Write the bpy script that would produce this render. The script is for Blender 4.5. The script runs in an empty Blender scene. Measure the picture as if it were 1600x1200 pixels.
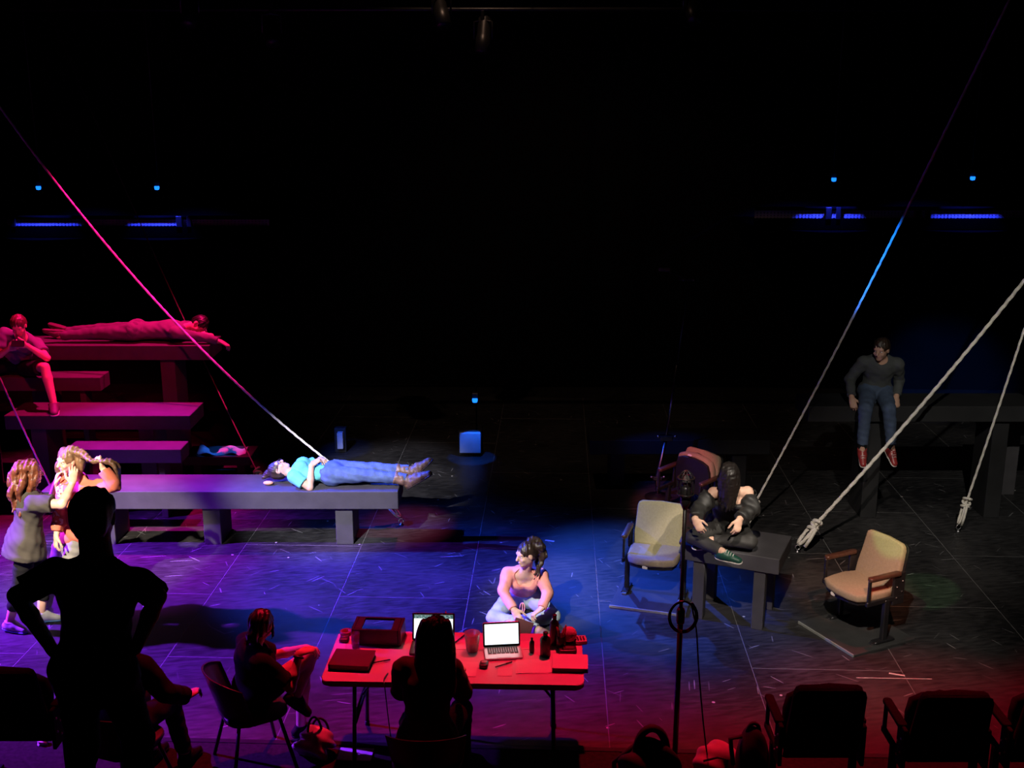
import bpy, bmesh, math, random
import numpy as np
from mathutils import Vector, Matrix

# ------------------------------------------------------------------ camera, world, exposure, large lights
scene = bpy.context.scene
COL = scene.collection
FPX, PITCH, CAMH = 1750.0, math.radians(14.36), 4.67
cam_d = bpy.data.cameras.new('camera'); cam = bpy.data.objects.new('camera', cam_d); COL.objects.link(cam)
cam_d.sensor_width = 36.0; cam_d.lens = 36.0 * FPX / 1600.0; cam_d.clip_end = 200
cam.location = (0, 0, CAMH); cam.rotation_euler = (math.pi / 2 - PITCH, 0, 0)
scene.camera = cam
world = bpy.data.worlds.new('dark_house'); scene.world = world; world.use_nodes = True
world.node_tree.nodes['Background'].inputs[0].default_value = (0.5, 0.45, 0.6, 1)
world.node_tree.nodes['Background'].inputs[1].default_value = 0.0012
scene.view_settings.view_transform = 'Standard'; scene.view_settings.look = 'None'
scene.view_settings.gamma = 1.0; scene.view_settings.use_curve_mapping = False
scene.view_settings.exposure = 0.0

def spot(name, loc, target, color, power, deg, blend=0.5, radius=0.08):
    d = bpy.data.lights.new(name, 'SPOT'); d.color = color; d.energy = power
    d.spot_size = math.radians(deg); d.spot_blend = blend; d.shadow_soft_size = radius
    o = bpy.data.objects.new(name, d); COL.objects.link(o); o.location = loc
    o.rotation_euler = (Vector(target) - Vector(loc)).to_track_quat('-Z', 'Y').to_euler()
    return o

VIOLET = (0.24, 0.02, 1.0); BLUE = (0.012, 0.065, 1.0); RED = (1.0, 0.010, 0.045); WARM = (1.0, 0.84, 0.66)
# violet side light from the left wing, blue back light from upstage left
spot('spot_violet_side', (-9.8, 9.9, 5.6), (-4.4, 9.5, 0), VIOLET, 32000, 43, 0.9, 0.10)
spot('spot_blue_back', (-7.4, 12.7, 6.2), (-0.7, 10.1, 0), BLUE, 24000, 25, 1.0, 0.10)
spot('spot_blue_back', (-0.4, 16.8, 6.2), (1.3, 10.4, 0), (0.03, 0.13, 1.0), 4600, 17, 0.9, 0.10)
spot('spot_blue_side', (-9.0, 12.2, 6.2), (-1.6, 11.4, 0.4), (0.06, 0.14, 1.0), 3000, 18, 1.0, 0.10)
spot('spot_blue_rope', (0.6, 5.6, 5.7), (3.9, 11.85, 2.9), (0.005, 0.16, 1.0), 8500, 9, 0.8, 0.04)
# magenta over the stepped benches, and a weaker red from the front
spot('spot_magenta_steps', (-3.6, 13.9, 7.6), (-4.95, 12.9, 1.2), (1.0, 0.006, 0.17), 6500, 35, 0.6, 0.10)
spot('spot_red_steps', (-1.5, 6.5, 6.8), (-5.0, 13.4, 1.7), (1.0, 0.010, 0.08), 2000, 19, 0.8, 0.10)
spot('spot_purple_bench', (-5.0, 13.6, 6.8), (-4.1, 11.6, 0.6), (0.70, 0.015, 0.95), 3600, 28, 0.9, 0.10)
# front of house
spot('spot_front_couple', (-4.7, 3.2, 6.4), (-4.3, 9.4, 1.25), WARM, 10000, 13, 0.5, 0.06)
spot('spot_front_recliner', (-3.6, 3.6, 6.6), (-2.05, 11.5, 0.75), (0.90, 0.86, 1.0), 9500, 14, 0.7, 0.06)
spot('spot_front_floor_sitter', (-2.6, 3.4, 6.4), (0.12, 9.5, 0.45), (1.0, 0.93, 0.88), 4600, 9, 0.6, 0.06)
spot('spot_front_table', (0.6, 3.3, 7.0), (2.7, 9.7, 0.4), (1.0, 0.86, 0.74), 2500, 28, 1.0, 0.06)
spot('spot_front_ropes', (2.2, 3.0, 7.2), (5.2, 11.4, 1.4), (1.0, 0.95, 0.85), 1600, 24, 1.0, 0.06)
spot('spot_green_seat', (-1.2, 4.6, 6.8), (1.28, 10.25, 0.76), (0.85, 1.0, 0.62), 1500, 7.0, 0.12, 0.03)
spot('spot_green_seat', (0.2, 4.6, 6.8), (3.68, 9.60, 0.60), (0.30, 1.0, 0.28), 1500, 4.0, 0.12, 0.03)
spot('spot_front_table_sitter', (3.8, 4.0, 7.0), (1.95, 9.35, 1.15), (1.0, 0.92, 0.78), 2200, 6.5, 0.6, 0.05)
spot('spot_amber_seat', (2.4, 3.4, 7.0), (3.25, 9.6, 0.5), (1.0, 0.36, 0.20), 2300, 8.5, 0.6, 0.05)
spot('spot_blue_pole', (-2.6, 9.2, 6.6), (1.65, 12.75, 0.75), (0.02, 0.10, 1.0), 1500, 8, 0.9, 0.05)
spot('spot_pink_ring', (-0.6, 16.4, 6.6), (-1.2, 11.9, 0.1), (1.0, 0.10, 0.30), 900, 9, 0.9, 0.05)
spot('spot_pink_seat', (-0.6, 5.0, 6.8), (1.75, 11.8, 0.65), (1.0, 0.18, 0.26), 2800, 7.0, 0.5, 0.04)
# red working light hung upstage of the production table
for x, w, deg in ((-4.0, 1100, 30), (-1.6, 2400, 30), (0.7, 2400, 30), (3.0, 2500, 34), (5.6, 1700, 36)):
    spot('spot_red_work', (x, 9.6, 6.6), (x, 7.2, 0), RED, w, deg, 1.0, 0.10)

# ------------------------------------------------------------------ pixel helpers: a photo pixel at a real distance or height
CP, SP = math.cos(PITCH), math.sin(PITCH)
def _ray(x, y):
    u = -(y - 600.0) / FPX
    return np.array([(x - 800.0) / FPX, CP + SP * u, -SP + CP * u])
def P(x, y, Y):
    d = _ray(x, y); t = Y / d[1]
    return np.array([d[0] * t, Y, CAMH + d[2] * t])
def PZ(x, y, z=0.0):
    d = _ray(x, y); t = (z - CAMH) / d[2]
    return np.array([d[0] * t, d[1] * t, z])
def V(*a): return np.array(a, float)
def nrm(v):
    v = np.asarray(v, float); n = np.linalg.norm(v)
    return v / n if n > 1e-9 else v
X_, Y_, Z_ = V(1, 0, 0), V(0, 1, 0), V(0, 0, 1)

# ------------------------------------------------------------------ materials
_M = {}
def mat(name, col, rough=0.6, metal=0.0, spec=0.5, var=0.0, vscale=8.0, bump=0.0, bscale=60.0, emit=None, alpha=1.0, trans=0.0, sheen=0.0):
    if name in _M: return _M[name]
    m = bpy.data.materials.new(name); m.use_nodes = True; nt = m.node_tree; b = nt.nodes['Principled BSDF']
    b.inputs['Base Color'].default_value = (*col, 1); b.inputs['Roughness'].default_value = rough
    b.inputs['Metallic'].default_value = metal; b.inputs['Specular IOR Level'].default_value = spec
    b.inputs['Transmission Weight'].default_value = trans; b.inputs['Alpha'].default_value = alpha
    b.inputs['Sheen Weight'].default_value = sheen
    tc = nt.nodes.new('ShaderNodeTexCoord')
    if var:
        n = nt.nodes.new('ShaderNodeTexNoise'); n.inputs['Scale'].default_value = vscale; n.inputs['Detail'].default_value = 4
        nt.links.new(tc.outputs['Object'], n.inputs['Vector'])
        r = nt.nodes.new('ShaderNodeValToRGB')
        r.color_ramp.elements[0].position = 0.3; r.color_ramp.elements[1].position = 0.7
        r.color_ramp.elements[0].color = (*[c * (1 - var) for c in col], 1)
        r.color_ramp.elements[1].color = (*[min(1, c * (1 + var)) for c in col], 1)
        nt.links.new(n.outputs['Fac'], r.inputs['Fac']); nt.links.new(r.outputs['Color'], b.inputs['Base Color'])
    if bump:
        n2 = nt.nodes.new('ShaderNodeTexNoise'); n2.inputs['Scale'].default_value = bscale; n2.inputs['Detail'].default_value = 3
        nt.links.new(tc.outputs['Object'], n2.inputs['Vector'])
        bp = nt.nodes.new('ShaderNodeBump'); bp.inputs['Strength'].default_value = bump; bp.inputs['Distance'].default_value = 0.01
        nt.links.new(n2.outputs['Fac'], bp.inputs['Height']); nt.links.new(bp.outputs['Normal'], b.inputs['Normal'])
    if emit:
        b.inputs['Emission Color'].default_value = (*emit[0], 1); b.inputs['Emission Strength'].default_value = emit[1]
    _M[name] = m
    return m

def stage_floor_mat():
    m = bpy.data.materials.new('scuffed_black_stage_paint'); m.use_nodes = True; nt = m.node_tree; L = nt.links
    b = nt.nodes['Principled BSDF']; N = nt.nodes.new
    geo = N('ShaderNodeNewGeometry')
    def math_(op, a, bb=None, c=None):
        n = N('ShaderNodeMath'); n.operation = op
        for i, v in enumerate((a, bb, c)):
            if v is None: continue
            if isinstance(v, (int, float)): n.inputs[i].default_value = v
            else: L.new(v, n.inputs[i])
        return n.outputs[0]
    def noise(scale, detail=3, vec=None):
        n = N('ShaderNodeTexNoise'); n.inputs['Scale'].default_value = scale; n.inputs['Detail'].default_value = detail
        L.new(vec or geo.outputs['Position'], n.inputs['Vector']); return n.outputs['Fac']
    def mapped(rot, sc, loc=(0, 0, 0)):
        mp = N('ShaderNodeMapping'); mp.vector_type = 'TEXTURE'; mp.inputs['Rotation'].default_value = (0, 0, rot); mp.inputs['Scale'].default_value = (1 / sc[0], 1 / sc[1], 1)
        mp.inputs['Location'].default_value = loc
        L.new(geo.outputs['Position'], mp.inputs['Vector']); return mp.outputs[0]
    # long thin scratches: cells stretched along one direction, only a sliver of each is worn
    total = None
    for k, (rot, sx, sy, th) in enumerate(((0.15, 0.6, 13.0, 0.050), (0.9, 0.8, 14.0, 0.045), (-0.7, 0.7, 14.0, 0.045), (1.45, 0.9, 14.0, 0.045), (-1.2, 1.5, 18.0, 0.06), (0.5, 1.6, 18.0, 0.06), (-0.3, 1.3, 16.0, 0.05), (2.2, 1.1, 15.0, 0.05))):
        v = N('ShaderNodeTexVoronoi'); v.inputs['Scale'].default_value = 1.0
        L.new(mapped(rot, (sx, sy), (k * 3.7, k * 1.3, 0)), v.inputs['Vector'])
        line = math_('LESS_THAN', v.outputs['Distance'], th * 1.6)
        sep = N('ShaderNodeSeparateColor'); L.new(v.outputs['Color'], sep.inputs[0])
        keep = math_('GREATER_THAN', sep.outputs[0], 0.52)
        s = math_('MULTIPLY', math_('MULTIPLY', line, keep), sep.outputs[1])
        total = s if total is None else math_('MAXIMUM', total, s)
    # paint flecks and tape crumbs
    v = N('ShaderNodeTexVoronoi'); v.inputs['Scale'].default_value = 3.4; L.new(geo.outputs['Position'], v.inputs['Vector'])
    sep = N('ShaderNodeSeparateColor'); L.new(v.outputs['Color'], sep.inputs[0])
    fleck = math_('MULTIPLY', math_('LESS_THAN', v.outputs['Distance'], 0.045), math_('GREATER_THAN', sep.outputs[2], 0.74))
    big = noise(0.9, 5); fine = noise(14, 6, mapped(0.2, (0.5, 2.0)))
    mixv = math_('ADD', math_('MULTIPLY', big, 0.55), math_('MULTIPLY', fine, 0.45))
    ramp = N('ShaderNodeValToRGB'); L.new(mixv, ramp.inputs['Fac'])
    ramp.color_ramp.elements[0].position = 0.40; ramp.color_ramp.elements[0].color = (0.010, 0.010, 0.011, 1)
    ramp.color_ramp.elements[1].position = 0.62; ramp.color_ramp.elements[1].color = (0.045, 0.044, 0.045, 1)
    mx = N('ShaderNodeMix'); mx.data_type = 'RGBA'
    L.new(math_('MULTIPLY', total, 0.72), mx.inputs[0]); L.new(ramp.outputs['Color'], mx.inputs[6]); mx.inputs[7].default_value = (0.30, 0.30, 0.31, 1)
    mx2 = N('ShaderNodeMix'); mx2.data_type = 'RGBA'
    L.new(fleck, mx2.inputs[0]); L.new(mx.outputs[2], mx2.inputs[6]); mx2.inputs[7].default_value = (0.45, 0.44, 0.42, 1)
    L.new(mx2.outputs[2], b.inputs['Base Color'])
    rr = N('ShaderNodeMapRange'); L.new(fine, rr.inputs[0]); rr.inputs[3].default_value = 0.34; rr.inputs[4].default_value = 0.58
    L.new(rr.outputs[0], b.inputs['Roughness']); b.inputs['Specular IOR Level'].default_value = 0.5
    bp = N('ShaderNodeBump'); bp.inputs['Strength'].default_value = 0.12; bp.inputs['Distance'].default_value = 0.004
    L.new(fine, bp.inputs['Height']); L.new(bp.outputs['Normal'], b.inputs['Normal'])
    return m

# ------------------------------------------------------------------ object helpers
def link_mesh(name, me, material, parent=None, smooth=False):
    o = bpy.data.objects.new(name, me); COL.objects.link(o)
    if material is not None: me.materials.append(material)
    if smooth: me.polygons.foreach_set('use_smooth', [True] * len(me.polygons))
    if parent is not None: o.parent = parent
    return o
def tag(o, label=None, cat=None, group=None, kind=None):
    if label: o['label'] = label
    if cat: o['category'] = cat
    if group: o['group'] = group
    if kind: o['kind'] = kind
    return o
def thing(name, label, cat, loc=(0, 0, 0), rz=0.0, group=None):
    o = bpy.data.objects.new(name, None); COL.objects.link(o); o.location = tuple(float(c) for c in loc); o.rotation_euler = (0, 0, rz)
    o.empty_display_size = 0.1
    return tag(o, label, cat, group)
def copy_tree(o, parent=None):
    c = o.copy(); COL.objects.link(c); c.parent = parent
    for ch in [q for q in list(bpy.data.objects) if q.parent == o]: copy_tree(ch, c)
    return c

class MB:
    """collects shapes into one mesh"""
    def __init__(s): s.v = []; s.f = []
    def add(s, verts, faces):
        n = len(s.v); s.v += [tuple(float(c) for c in p) for p in verts]; s.f += [tuple(i + n for i in f) for f in faces]; return s
    def box(s, c, size, bev=0.0, R=None, seg=1):
        bm = bmesh.new(); bmesh.ops.create_cube(bm, size=1.0)
        bmesh.ops.scale(bm, vec=size, verts=bm.verts)
        if bev: bmesh.ops.bevel(bm, geom=list(bm.edges), offset=bev, segments=seg, profile=0.5, affect='EDGES')
        return s.bm(bm, c, R)
    def bm(s, bm, c=(0, 0, 0), R=None):
        bm.verts.index_update(); c = Vector(c)
        vs = [(R @ v.co if R is not None else v.co) + c for v in bm.verts]
        fs = [[v.index for v in f.verts] for f in bm.faces]; bm.free()
        return s.add(vs, fs)
    def span(s, x0, x1, y0, y1, z0, z1, bev=0.0, seg=1):
        return s.box(((x0 + x1) / 2, (y0 + y1) / 2, (z0 + z1) / 2), (abs(x1 - x0), abs(y1 - y0), abs(z1 - z0)), bev, None, seg)
    def tube(s, pts, r, n=8, cap=True, closed=False):
        pts = [np.asarray(p, float) for p in pts]; m = len(pts)
        rs = r if hasattr(r, '__len__') else [r] * m
        ref = None; rings = []
        for i, p in enumerate(pts):
            if closed: t = nrm(pts[(i + 1) % m] - pts[i - 1])
            else: t = nrm(pts[min(i + 1, m - 1)] - pts[max(i - 1, 0)])
            if ref is None:
                ref = V(0, 0, 1) if abs(t[2]) < 0.9 else V(1, 0, 0)
            a = nrm(ref - t * np.dot(ref, t)); b = np.cross(t, a); ref = a
            rings.append([p + rs[i] * (a * math.cos(2 * math.pi * k / n) + b * math.sin(2 * math.pi * k / n)) for k in range(n)])
        vs = [v for rg in rings for v in rg]; fs = []
        for i in range(m if closed else m - 1):
            j = (i + 1) % m
            for k in range(n): fs.append((i * n + k, i * n + (k + 1) % n, j * n + (k + 1) % n, j * n + k))
        if cap and not closed:
            fs.append(tuple(reversed(range(n)))); fs.append(tuple((m - 1) * n + k for k in range(n)))
        return s.add(vs, fs)
    def lathe(s, prof, n=20, c=(0, 0, 0), R=None):
        vs = []; fs = []; m = len(prof)
        for (r, z) in prof:
            for k in range(n):
                a = 2 * math.pi * k / n; p = Vector((r * math.cos(a), r * math.sin(a), z))
                vs.append((R @ p if R is not None else p) + Vector(c))
        for i in range(m - 1):
            for k in range(n): fs.append((i * n + k, i * n + (k + 1) % n, (i + 1) * n + (k + 1) % n, (i + 1) * n + k))
        fs.append(tuple(reversed(range(n)))); fs.append(tuple((m - 1) * n + k for k in range(n)))
        return s.add(vs, fs)
    def prism(s, outline, z0, z1, bev=0.0, seg=2, fn=None):
        bm = bmesh.new(); lo = [bm.verts.new((x, y, z0)) for x, y in outline]; hi = [bm.verts.new((x, y, z1)) for x, y in outline]
        n = len(outline); bm.faces.new(list(reversed(lo))); bm.faces.new(hi)
        for i in range(n): bm.faces.new((lo[i], lo[(i + 1) % n], hi[(i + 1) % n], hi[i]))
        if bev:
            es = [e for e in bm.edges if abs(e.verts[0].co.z - e.verts[1].co.z) < 1e-6]
            bmesh.ops.bevel(bm, geom=es, offset=bev, segments=seg, profile=0.5, affect='EDGES')
        if fn:
            for v in bm.verts: v.co = Vector(fn(v.co))
        return s.bm(bm)
    def ell(s, c, rad, R=None, sub=2):
        bm = bmesh.new(); bmesh.ops.create_icosphere(bm, subdivisions=sub, radius=1.0)
        bmesh.ops.scale(bm, vec=rad, verts=bm.verts); return s.bm(bm, c, R)
    def xf(s, fn): s.v = [tuple(float(q) for q in fn(np.array(p))) for p in s.v]; return s
    def build(s, name, material, parent=None, smooth=False):
        me = bpy.data.meshes.new(name); me.from_pydata(s.v, [], s.f); me.update()
        return link_mesh(name, me, material, parent, smooth)

def rrect(w, h, r, n=4, cx=0, cy=0):
    o = []
    for (sx, sy, a0) in ((1, 1, 0), (-1, 1, 90), (-1, -1, 180), (1, -1, 270)):
        for k in range(n + 1):
            a = math.radians(a0 + 90 * k / n)
            o.append((cx + sx * (w / 2 - r) + r * math.cos(a), cy + sy * (h / 2 - r) + r * math.sin(a)))
    return o
def rotz(a): return Matrix.Rotation(a, 3, 'Z')
def rotx(a): return Matrix.Rotation(a, 3, 'X')

# ------------------------------------------------------------------ smooth solids: distance fields turned into one continuous surface
class Solid:
    def __init__(s): s.ops = []
    def cone(s, a, b, r1, r2, k=0.02, flat=None, cap_a=False, cap_b=False):
        s.ops.append(('c', np.asarray(a, float), np.asarray(b, float), r1, r2, k, flat, cap_a, cap_b)); return s
    def chain(s, pts, rs, k=0.01):
        for i in range(len(pts) - 1): s.cone(pts[i], pts[i + 1], rs[i], rs[i + 1], k)
        return s
    def ell(s, c, rad, axes=None, k=0.02, sub=False):
        s.ops.append(('e', np.asarray(c, float), np.asarray(rad, float), np.asarray(axes if axes is not None else np.eye(3), float), k, sub)); return s
    def cut(s, point, normal):          # removes the side the normal points to
        s.ops.append(('p', np.asarray(point, float), nrm(normal))); return s
    def ripple(s, amp, scale, seed=0, stretch=None):
        s.ops.append(('n', amp, scale, seed, stretch)); return s
    def mesh(s, h=0.008):
        lo = np.full(3, 1e9); hi = np.full(3, -1e9)
        for o in s.ops:
            if o[0] == 'c':
                r = max(o[3], o[4]) + 0.01; lo = np.minimum(lo, np.minimum(o[1], o[2]) - r); hi = np.maximum(hi, np.maximum(o[1], o[2]) + r)
            elif o[0] == 'e' and not o[5]:
                r = o[2].max() + 0.005; lo = np.minimum(lo, o[1] - r); hi = np.maximum(hi, o[1] + r)
        lo -= 4 * h; hi += 4 * h
        n = np.ceil((hi - lo) / h).astype(int) + 1
        D = np.full(tuple(n), 1.0, np.float32)
        ax = [lo[i] + h * np.arange(n[i]) for i in range(3)]
        def win(a, b, pad):
            i0 = np.clip(np.floor((a - pad - lo) / h).astype(int), 0, n - 1); i1 = np.clip(np.ceil((b + pad - lo) / h).astype(int) + 1, 1, n)
            sl = tuple(slice(i0[i], i1[i]) for i in range(3))
            g = np.meshgrid(ax[0][sl[0]], ax[1][sl[1]], ax[2][sl[2]], indexing='ij')
            return sl, g
        for o in s.ops:
            if o[0] == 'c':
                _, a, b, r1, r2, k, flat, ca, cb = o; r = max(r1, r2)
                sl, g = win(np.minimum(a, b) - r, np.maximum(a, b) + r, k + 3 * h)
                q = [g[i] - a[i] for i in range(3)]; ba = b - a; L2 = max(float(ba @ ba), 1e-9); L = math.sqrt(L2)
                tu = (q[0] * ba[0] + q[1] * ba[1] + q[2] * ba[2]) / L2; t = np.clip(tu, 0, 1)
                e = [q[i] - t * ba[i] for i in range(3)]
                f = 1.0
                if flat is not None:
                    nv = nrm(flat[0]); nv = nrm(nv - ba * (nv @ ba) / L2); kk = flat[1]
                    m = (e[0] * nv[0] + e[1] * nv[1] + e[2] * nv[2]) * (1 / kk - 1); e = [e[i] + m * nv[i] for i in range(3)]; f = (1 + kk) / 2
                d = (np.sqrt(e[0] ** 2 + e[1] ** 2 + e[2] ** 2) - (r1 + (r2 - r1) * t)) * f
                if cb: d = np.maximum(d, (tu - 1) * L)
                if ca: d = np.maximum(d, -tu * L)
                sub = False
            elif o[0] == 'e':
                _, c, rad, A, k, sub = o; r = rad.max()
                sl, g = win(c - r, c + r, k + 3 * h)
                q = [g[i] - c[i] for i in range(3)]
                l = [(q[0] * A[j][0] + q[1] * A[j][1] + q[2] * A[j][2]) / rad[j] for j in range(3)]
                d = (np.sqrt(l[0] ** 2 + l[1] ** 2 + l[2] ** 2) - 1) * float(rad.min() * 0.6 + rad.mean() * 0.4)
            elif o[0] == 'p':
                g = np.meshgrid(*ax, indexing='ij'); pl = sum((g[i] - o[1][i]) * o[2][i] for i in range(3)); D = np.maximum(D, pl.astype(np.float32)); continue
            else:
                _, amp, sc, seed, st = o; g = np.meshgrid(*ax, indexing='ij'); rs = np.random.RandomState(seed); w = 0
                for j in range(5):
                    dv = nrm(rs.normal(size=3)) * sc * rs.uniform(0.6, 1.6)
                    if st is not None: dv = dv - st * (dv @ st) * 0.97
                    w = w + np.sin(g[0] * dv[0] + g[1] * dv[1] + g[2] * dv[2] + rs.uniform(0, 6.3))
                D = D + (amp * w / 2.2).astype(np.float32); continue
            W = D[sl]; d = d.astype(np.float32)
            if sub: D[sl] = np.maximum(W, -d)
            elif k > 1e-4:
                hh = np.maximum(k - np.abs(W - d), 0) / k; D[sl] = np.minimum(W, d) - hh * hh * k * 0.25
            else: D[sl] = np.minimum(W, d)
        S = D < 0; ids = []; pos = []; quads = []
        dims = np.array(n) - 1
        for axn in range(3):
            a = [slice(None)] * 3; b = [slice(None)] * 3; a[axn] = slice(0, -1); b[axn] = slice(1, None)
            d0 = D[tuple(a)]; d1 = D[tuple(b)]; cr = S[tuple(a)] != S[tuple(b)]
            idx = np.argwhere(cr); t = (d0[cr] / (d0[cr] - d1[cr]))
            p = idx.astype(float); p[:, axn] += t; o1, o2 = (axn + 1) % 3, (axn + 2) % 3
            cells = []
            for (u, w) in ((0, 0), (-1, 0), (-1, -1), (0, -1)):
                c = idx.copy(); c[:, o1] += u; c[:, o2] += w
                cells.append((c[:, 0] * dims[1] + c[:, 1]) * dims[2] + c[:, 2])
            for c in cells: ids.append(c); pos.append(p)
            q = np.stack(cells, 1); flip = d0[cr] >= 0; q[flip] = q[flip][:, ::-1]; quads.append(q)
        ids = np.concatenate(ids); pos = np.concatenate(pos); quads = np.concatenate(quads)
        u, inv = np.unique(ids, return_inverse=True); cnt = np.bincount(inv)
        vs = np.stack([np.bincount(inv, pos[:, i]) / cnt for i in range(3)], 1) * h + lo
        return vs, np.searchsorted(u, quads)
    def build(s, name, material, parent=None, h=0.008, origin=None):
        vs, qs = s.mesh(h)
        if origin is not None: vs = vs - np.asarray(origin)
        me = bpy.data.meshes.new(name); me.vertices.add(len(vs)); me.vertices.foreach_set('co', vs.astype(np.float32).ravel())
        me.loops.add(len(qs) * 4); me.loops.foreach_set('vertex_index', qs.astype(np.int32).ravel())
        me.polygons.add(len(qs)); me.polygons.foreach_set('loop_start', np.arange(0, len(qs) * 4, 4, dtype=np.int32))
        me.update(calc_edges=True); me.validate()
        return link_mesh(name, me, material, parent, True)

# ------------------------------------------------------------------ common materials
BLACKPAINT = mat('matt_black_paint', (0.020, 0.020, 0.021), 0.55, var=0.25, vscale=3, spec=0.3)
GREYPAINT = mat('dark_grey_bench_paint', (0.060, 0.057, 0.062), 0.62, var=0.14, vscale=5, spec=0.25, bump=0.05, bscale=40)
WALLBLACK = mat('black_masking', (0.003, 0.003, 0.0035), 0.9, spec=0.1, var=0.3, vscale=2)
CARPET = mat('dark_house_carpet', (0.020, 0.016, 0.016), 0.95, spec=0.05, var=0.3, vscale=30, bump=0.2, bscale=200)
BLACKMETAL = mat('black_metal', (0.018, 0.018, 0.020), 0.38, metal=0.3, var=0.2)
STEEL = mat('worn_steel', (0.42, 0.42, 0.44), 0.32, metal=1.0, var=0.2, vscale=20)
DARKSTEEL = mat('dark_steel_tube', (0.20, 0.20, 0.22), 0.30, metal=1.0, var=0.2, vscale=20)
ROPE = mat('cream_cotton_rope', (0.72, 0.68, 0.60), 0.85, var=0.12, vscale=30, spec=0.1)
FLOORM = stage_floor_mat()

# ------------------------------------------------------------------ stage deck of butted panels, laid a little off the camera's axis
DECK_ROT = -math.radians(2.36)
DU = np.array([math.cos(DECK_ROT), math.sin(DECK_ROT)]); DV = np.array([-math.sin(DECK_ROT), math.cos(DECK_ROT)])
deck0 = np.array([0.0, 7.40])
seamB = PZ(738, 900)[:2] - deck0
u0 = float(seamB @ DU) % 1.25
floor = tag(MB().span(-11.6, 11.6, 0.0, 10.9, -0.08, -0.0355).build('floor', BLACKPAINT), 'black painted stage deck of butted panels', None, None, 'structure')
floor.location = (deck0[0], deck0[1], 0); floor.rotation_euler = (0, 0, DECK_ROT)
_full = MB().span(0.003, 1.247, 0.003, 2.497, -0.035, 0.0, 0.002); _half = MB().span(0.003, 1.247, 0.003, 1.247, -0.035, 0.0, 0.002)
_pm = {}
def panel(u, v, half):
    key = 'h' if half else 'f'
    if key not in _pm:
        o = (_half if half else _full).build('panel', FLOORM, floor); _pm[key] = o.data
    else:
        o = bpy.data.objects.new('panel', _pm[key]); COL.objects.link(o); o.parent = floor
    o.location = (u, v, 0)
for i in range(-9, 9):
    u = u0 + i * 1.25; odd = i % 2
    vs = [(0, 1), (1.25, 0), (3.75, 0), (6.25, 0), (8.75, 1)] if odd else [(0, 0), (2.5, 0), (5.0, 0), (7.5, 0)]
    for v, hf in vs: panel(u, v, hf)
DUST = mat('seam_dust', (0.13, 0.13, 0.13), 0.95)
for i in range(-9, 10):
    MB().span(-0.003, 0.003, 0, 10.0, -0.034, -0.0012).build('seam_filler', DUST, floor).location = (u0 + i * 1.25, 0, 0)
for v_ in (1.25, 2.5, 3.75, 5.0, 6.25, 7.5, 8.75):
    sf = None
    for i in range(-9, 9):
        if (i % 2 == 1) != (v_ in (1.25, 3.75, 6.25, 8.75)): continue
        if sf is None: sf = MB().span(0.004, 1.246, -0.003, 0.003, -0.034, -0.0012).build('seam_filler', DUST, floor)
        else:
            c_ = bpy.data.objects.new('seam_filler', sf.data); COL.objects.link(c_); c_.parent = floor; sf = c_
        sf.location = (u0 + i * 1.25, v_, 0)
edge = tag(MB().span(-11.6, 11.6, -0.05, 0.0, -0.08, 0.004, 0.003).build('trim_1', BLACKMETAL), 'thin dark edging strip along the front of the stage deck', None, None, 'structure')
edge.location = (deck0[0], deck0[1], 0); edge.rotation_euler = (0, 0, DECK_ROT)
def house(name, y0, y1, z0, z1, lab):
    return tag(MB().span(-12, 12, y0, y1, z0, z1, 0.005).build(name, CARPET), lab, None, None, 'structure')
house('floor_house', 6.10, 7.90, -0.30, -0.082, 'dark carpeted floor of the front audience row')
MBh = MB().add([(-12, 6.1, -0.002), (12, 6.1, -0.002), (12, deck0[1] - 0.05 - 12 * math.tan(-DECK_ROT), -0.002), (-12, deck0[1] - 0.05 + 12 * math.tan(-DECK_ROT), -0.002),
                (-12, 6.1, -0.081), (12, 6.1, -0.081), (12, deck0[1] - 0.05 - 12 * math.tan(-DECK_ROT), -0.081), (-12, deck0[1] - 0.05 + 12 * math.tan(-DECK_ROT), -0.081)],
               [(0, 1, 2, 3), (7, 6, 5, 4), (0, 4, 5, 1), (1, 5, 6, 2), (2, 6, 7, 3), (3, 7, 4, 0)])
tag(MBh.build('floor_aisle', CARPET), 'dark carpet in front of the stage edge', None, None, 'structure')
house('floor_riser_1', 5.30, 6.10, -0.30, 0.50, 'second audience riser')
house('floor_riser_2', 3.90, 5.30, -0.30, 1.10, 'third audience riser')
house('floor_riser_3', 2.40, 3.90, -0.30, 1.75, 'fourth audience riser')
house('floor_riser_4', -3.0, 2.40, -0.30, 2.40, 'upper audience riser')
tag(MB().span(-12.3, 12.3, 18.4, 18.6, -0.3, 9).build('wall_back', WALLBLACK), 'black masked back wall of the stage', None, None, 'structure')
tag(MB().span(-12.3, -12.0, -3.0, 18.4, -0.3, 9).build('wall_left', WALLBLACK), 'black side wall at stage left of the picture', None, None, 'structure')
tag(MB().span(12.0, 12.3, -3.0, 18.4, -0.3, 9).build('wall_right', WALLBLACK), 'black side wall at the right of the picture', None, None, 'structure')
tag(MB().span(-12.3, 12.3, -3.0, 18.6, 9.0, 9.2).build('ceiling', WALLBLACK), 'black ceiling above the lighting grid', None, None, 'structure')

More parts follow.
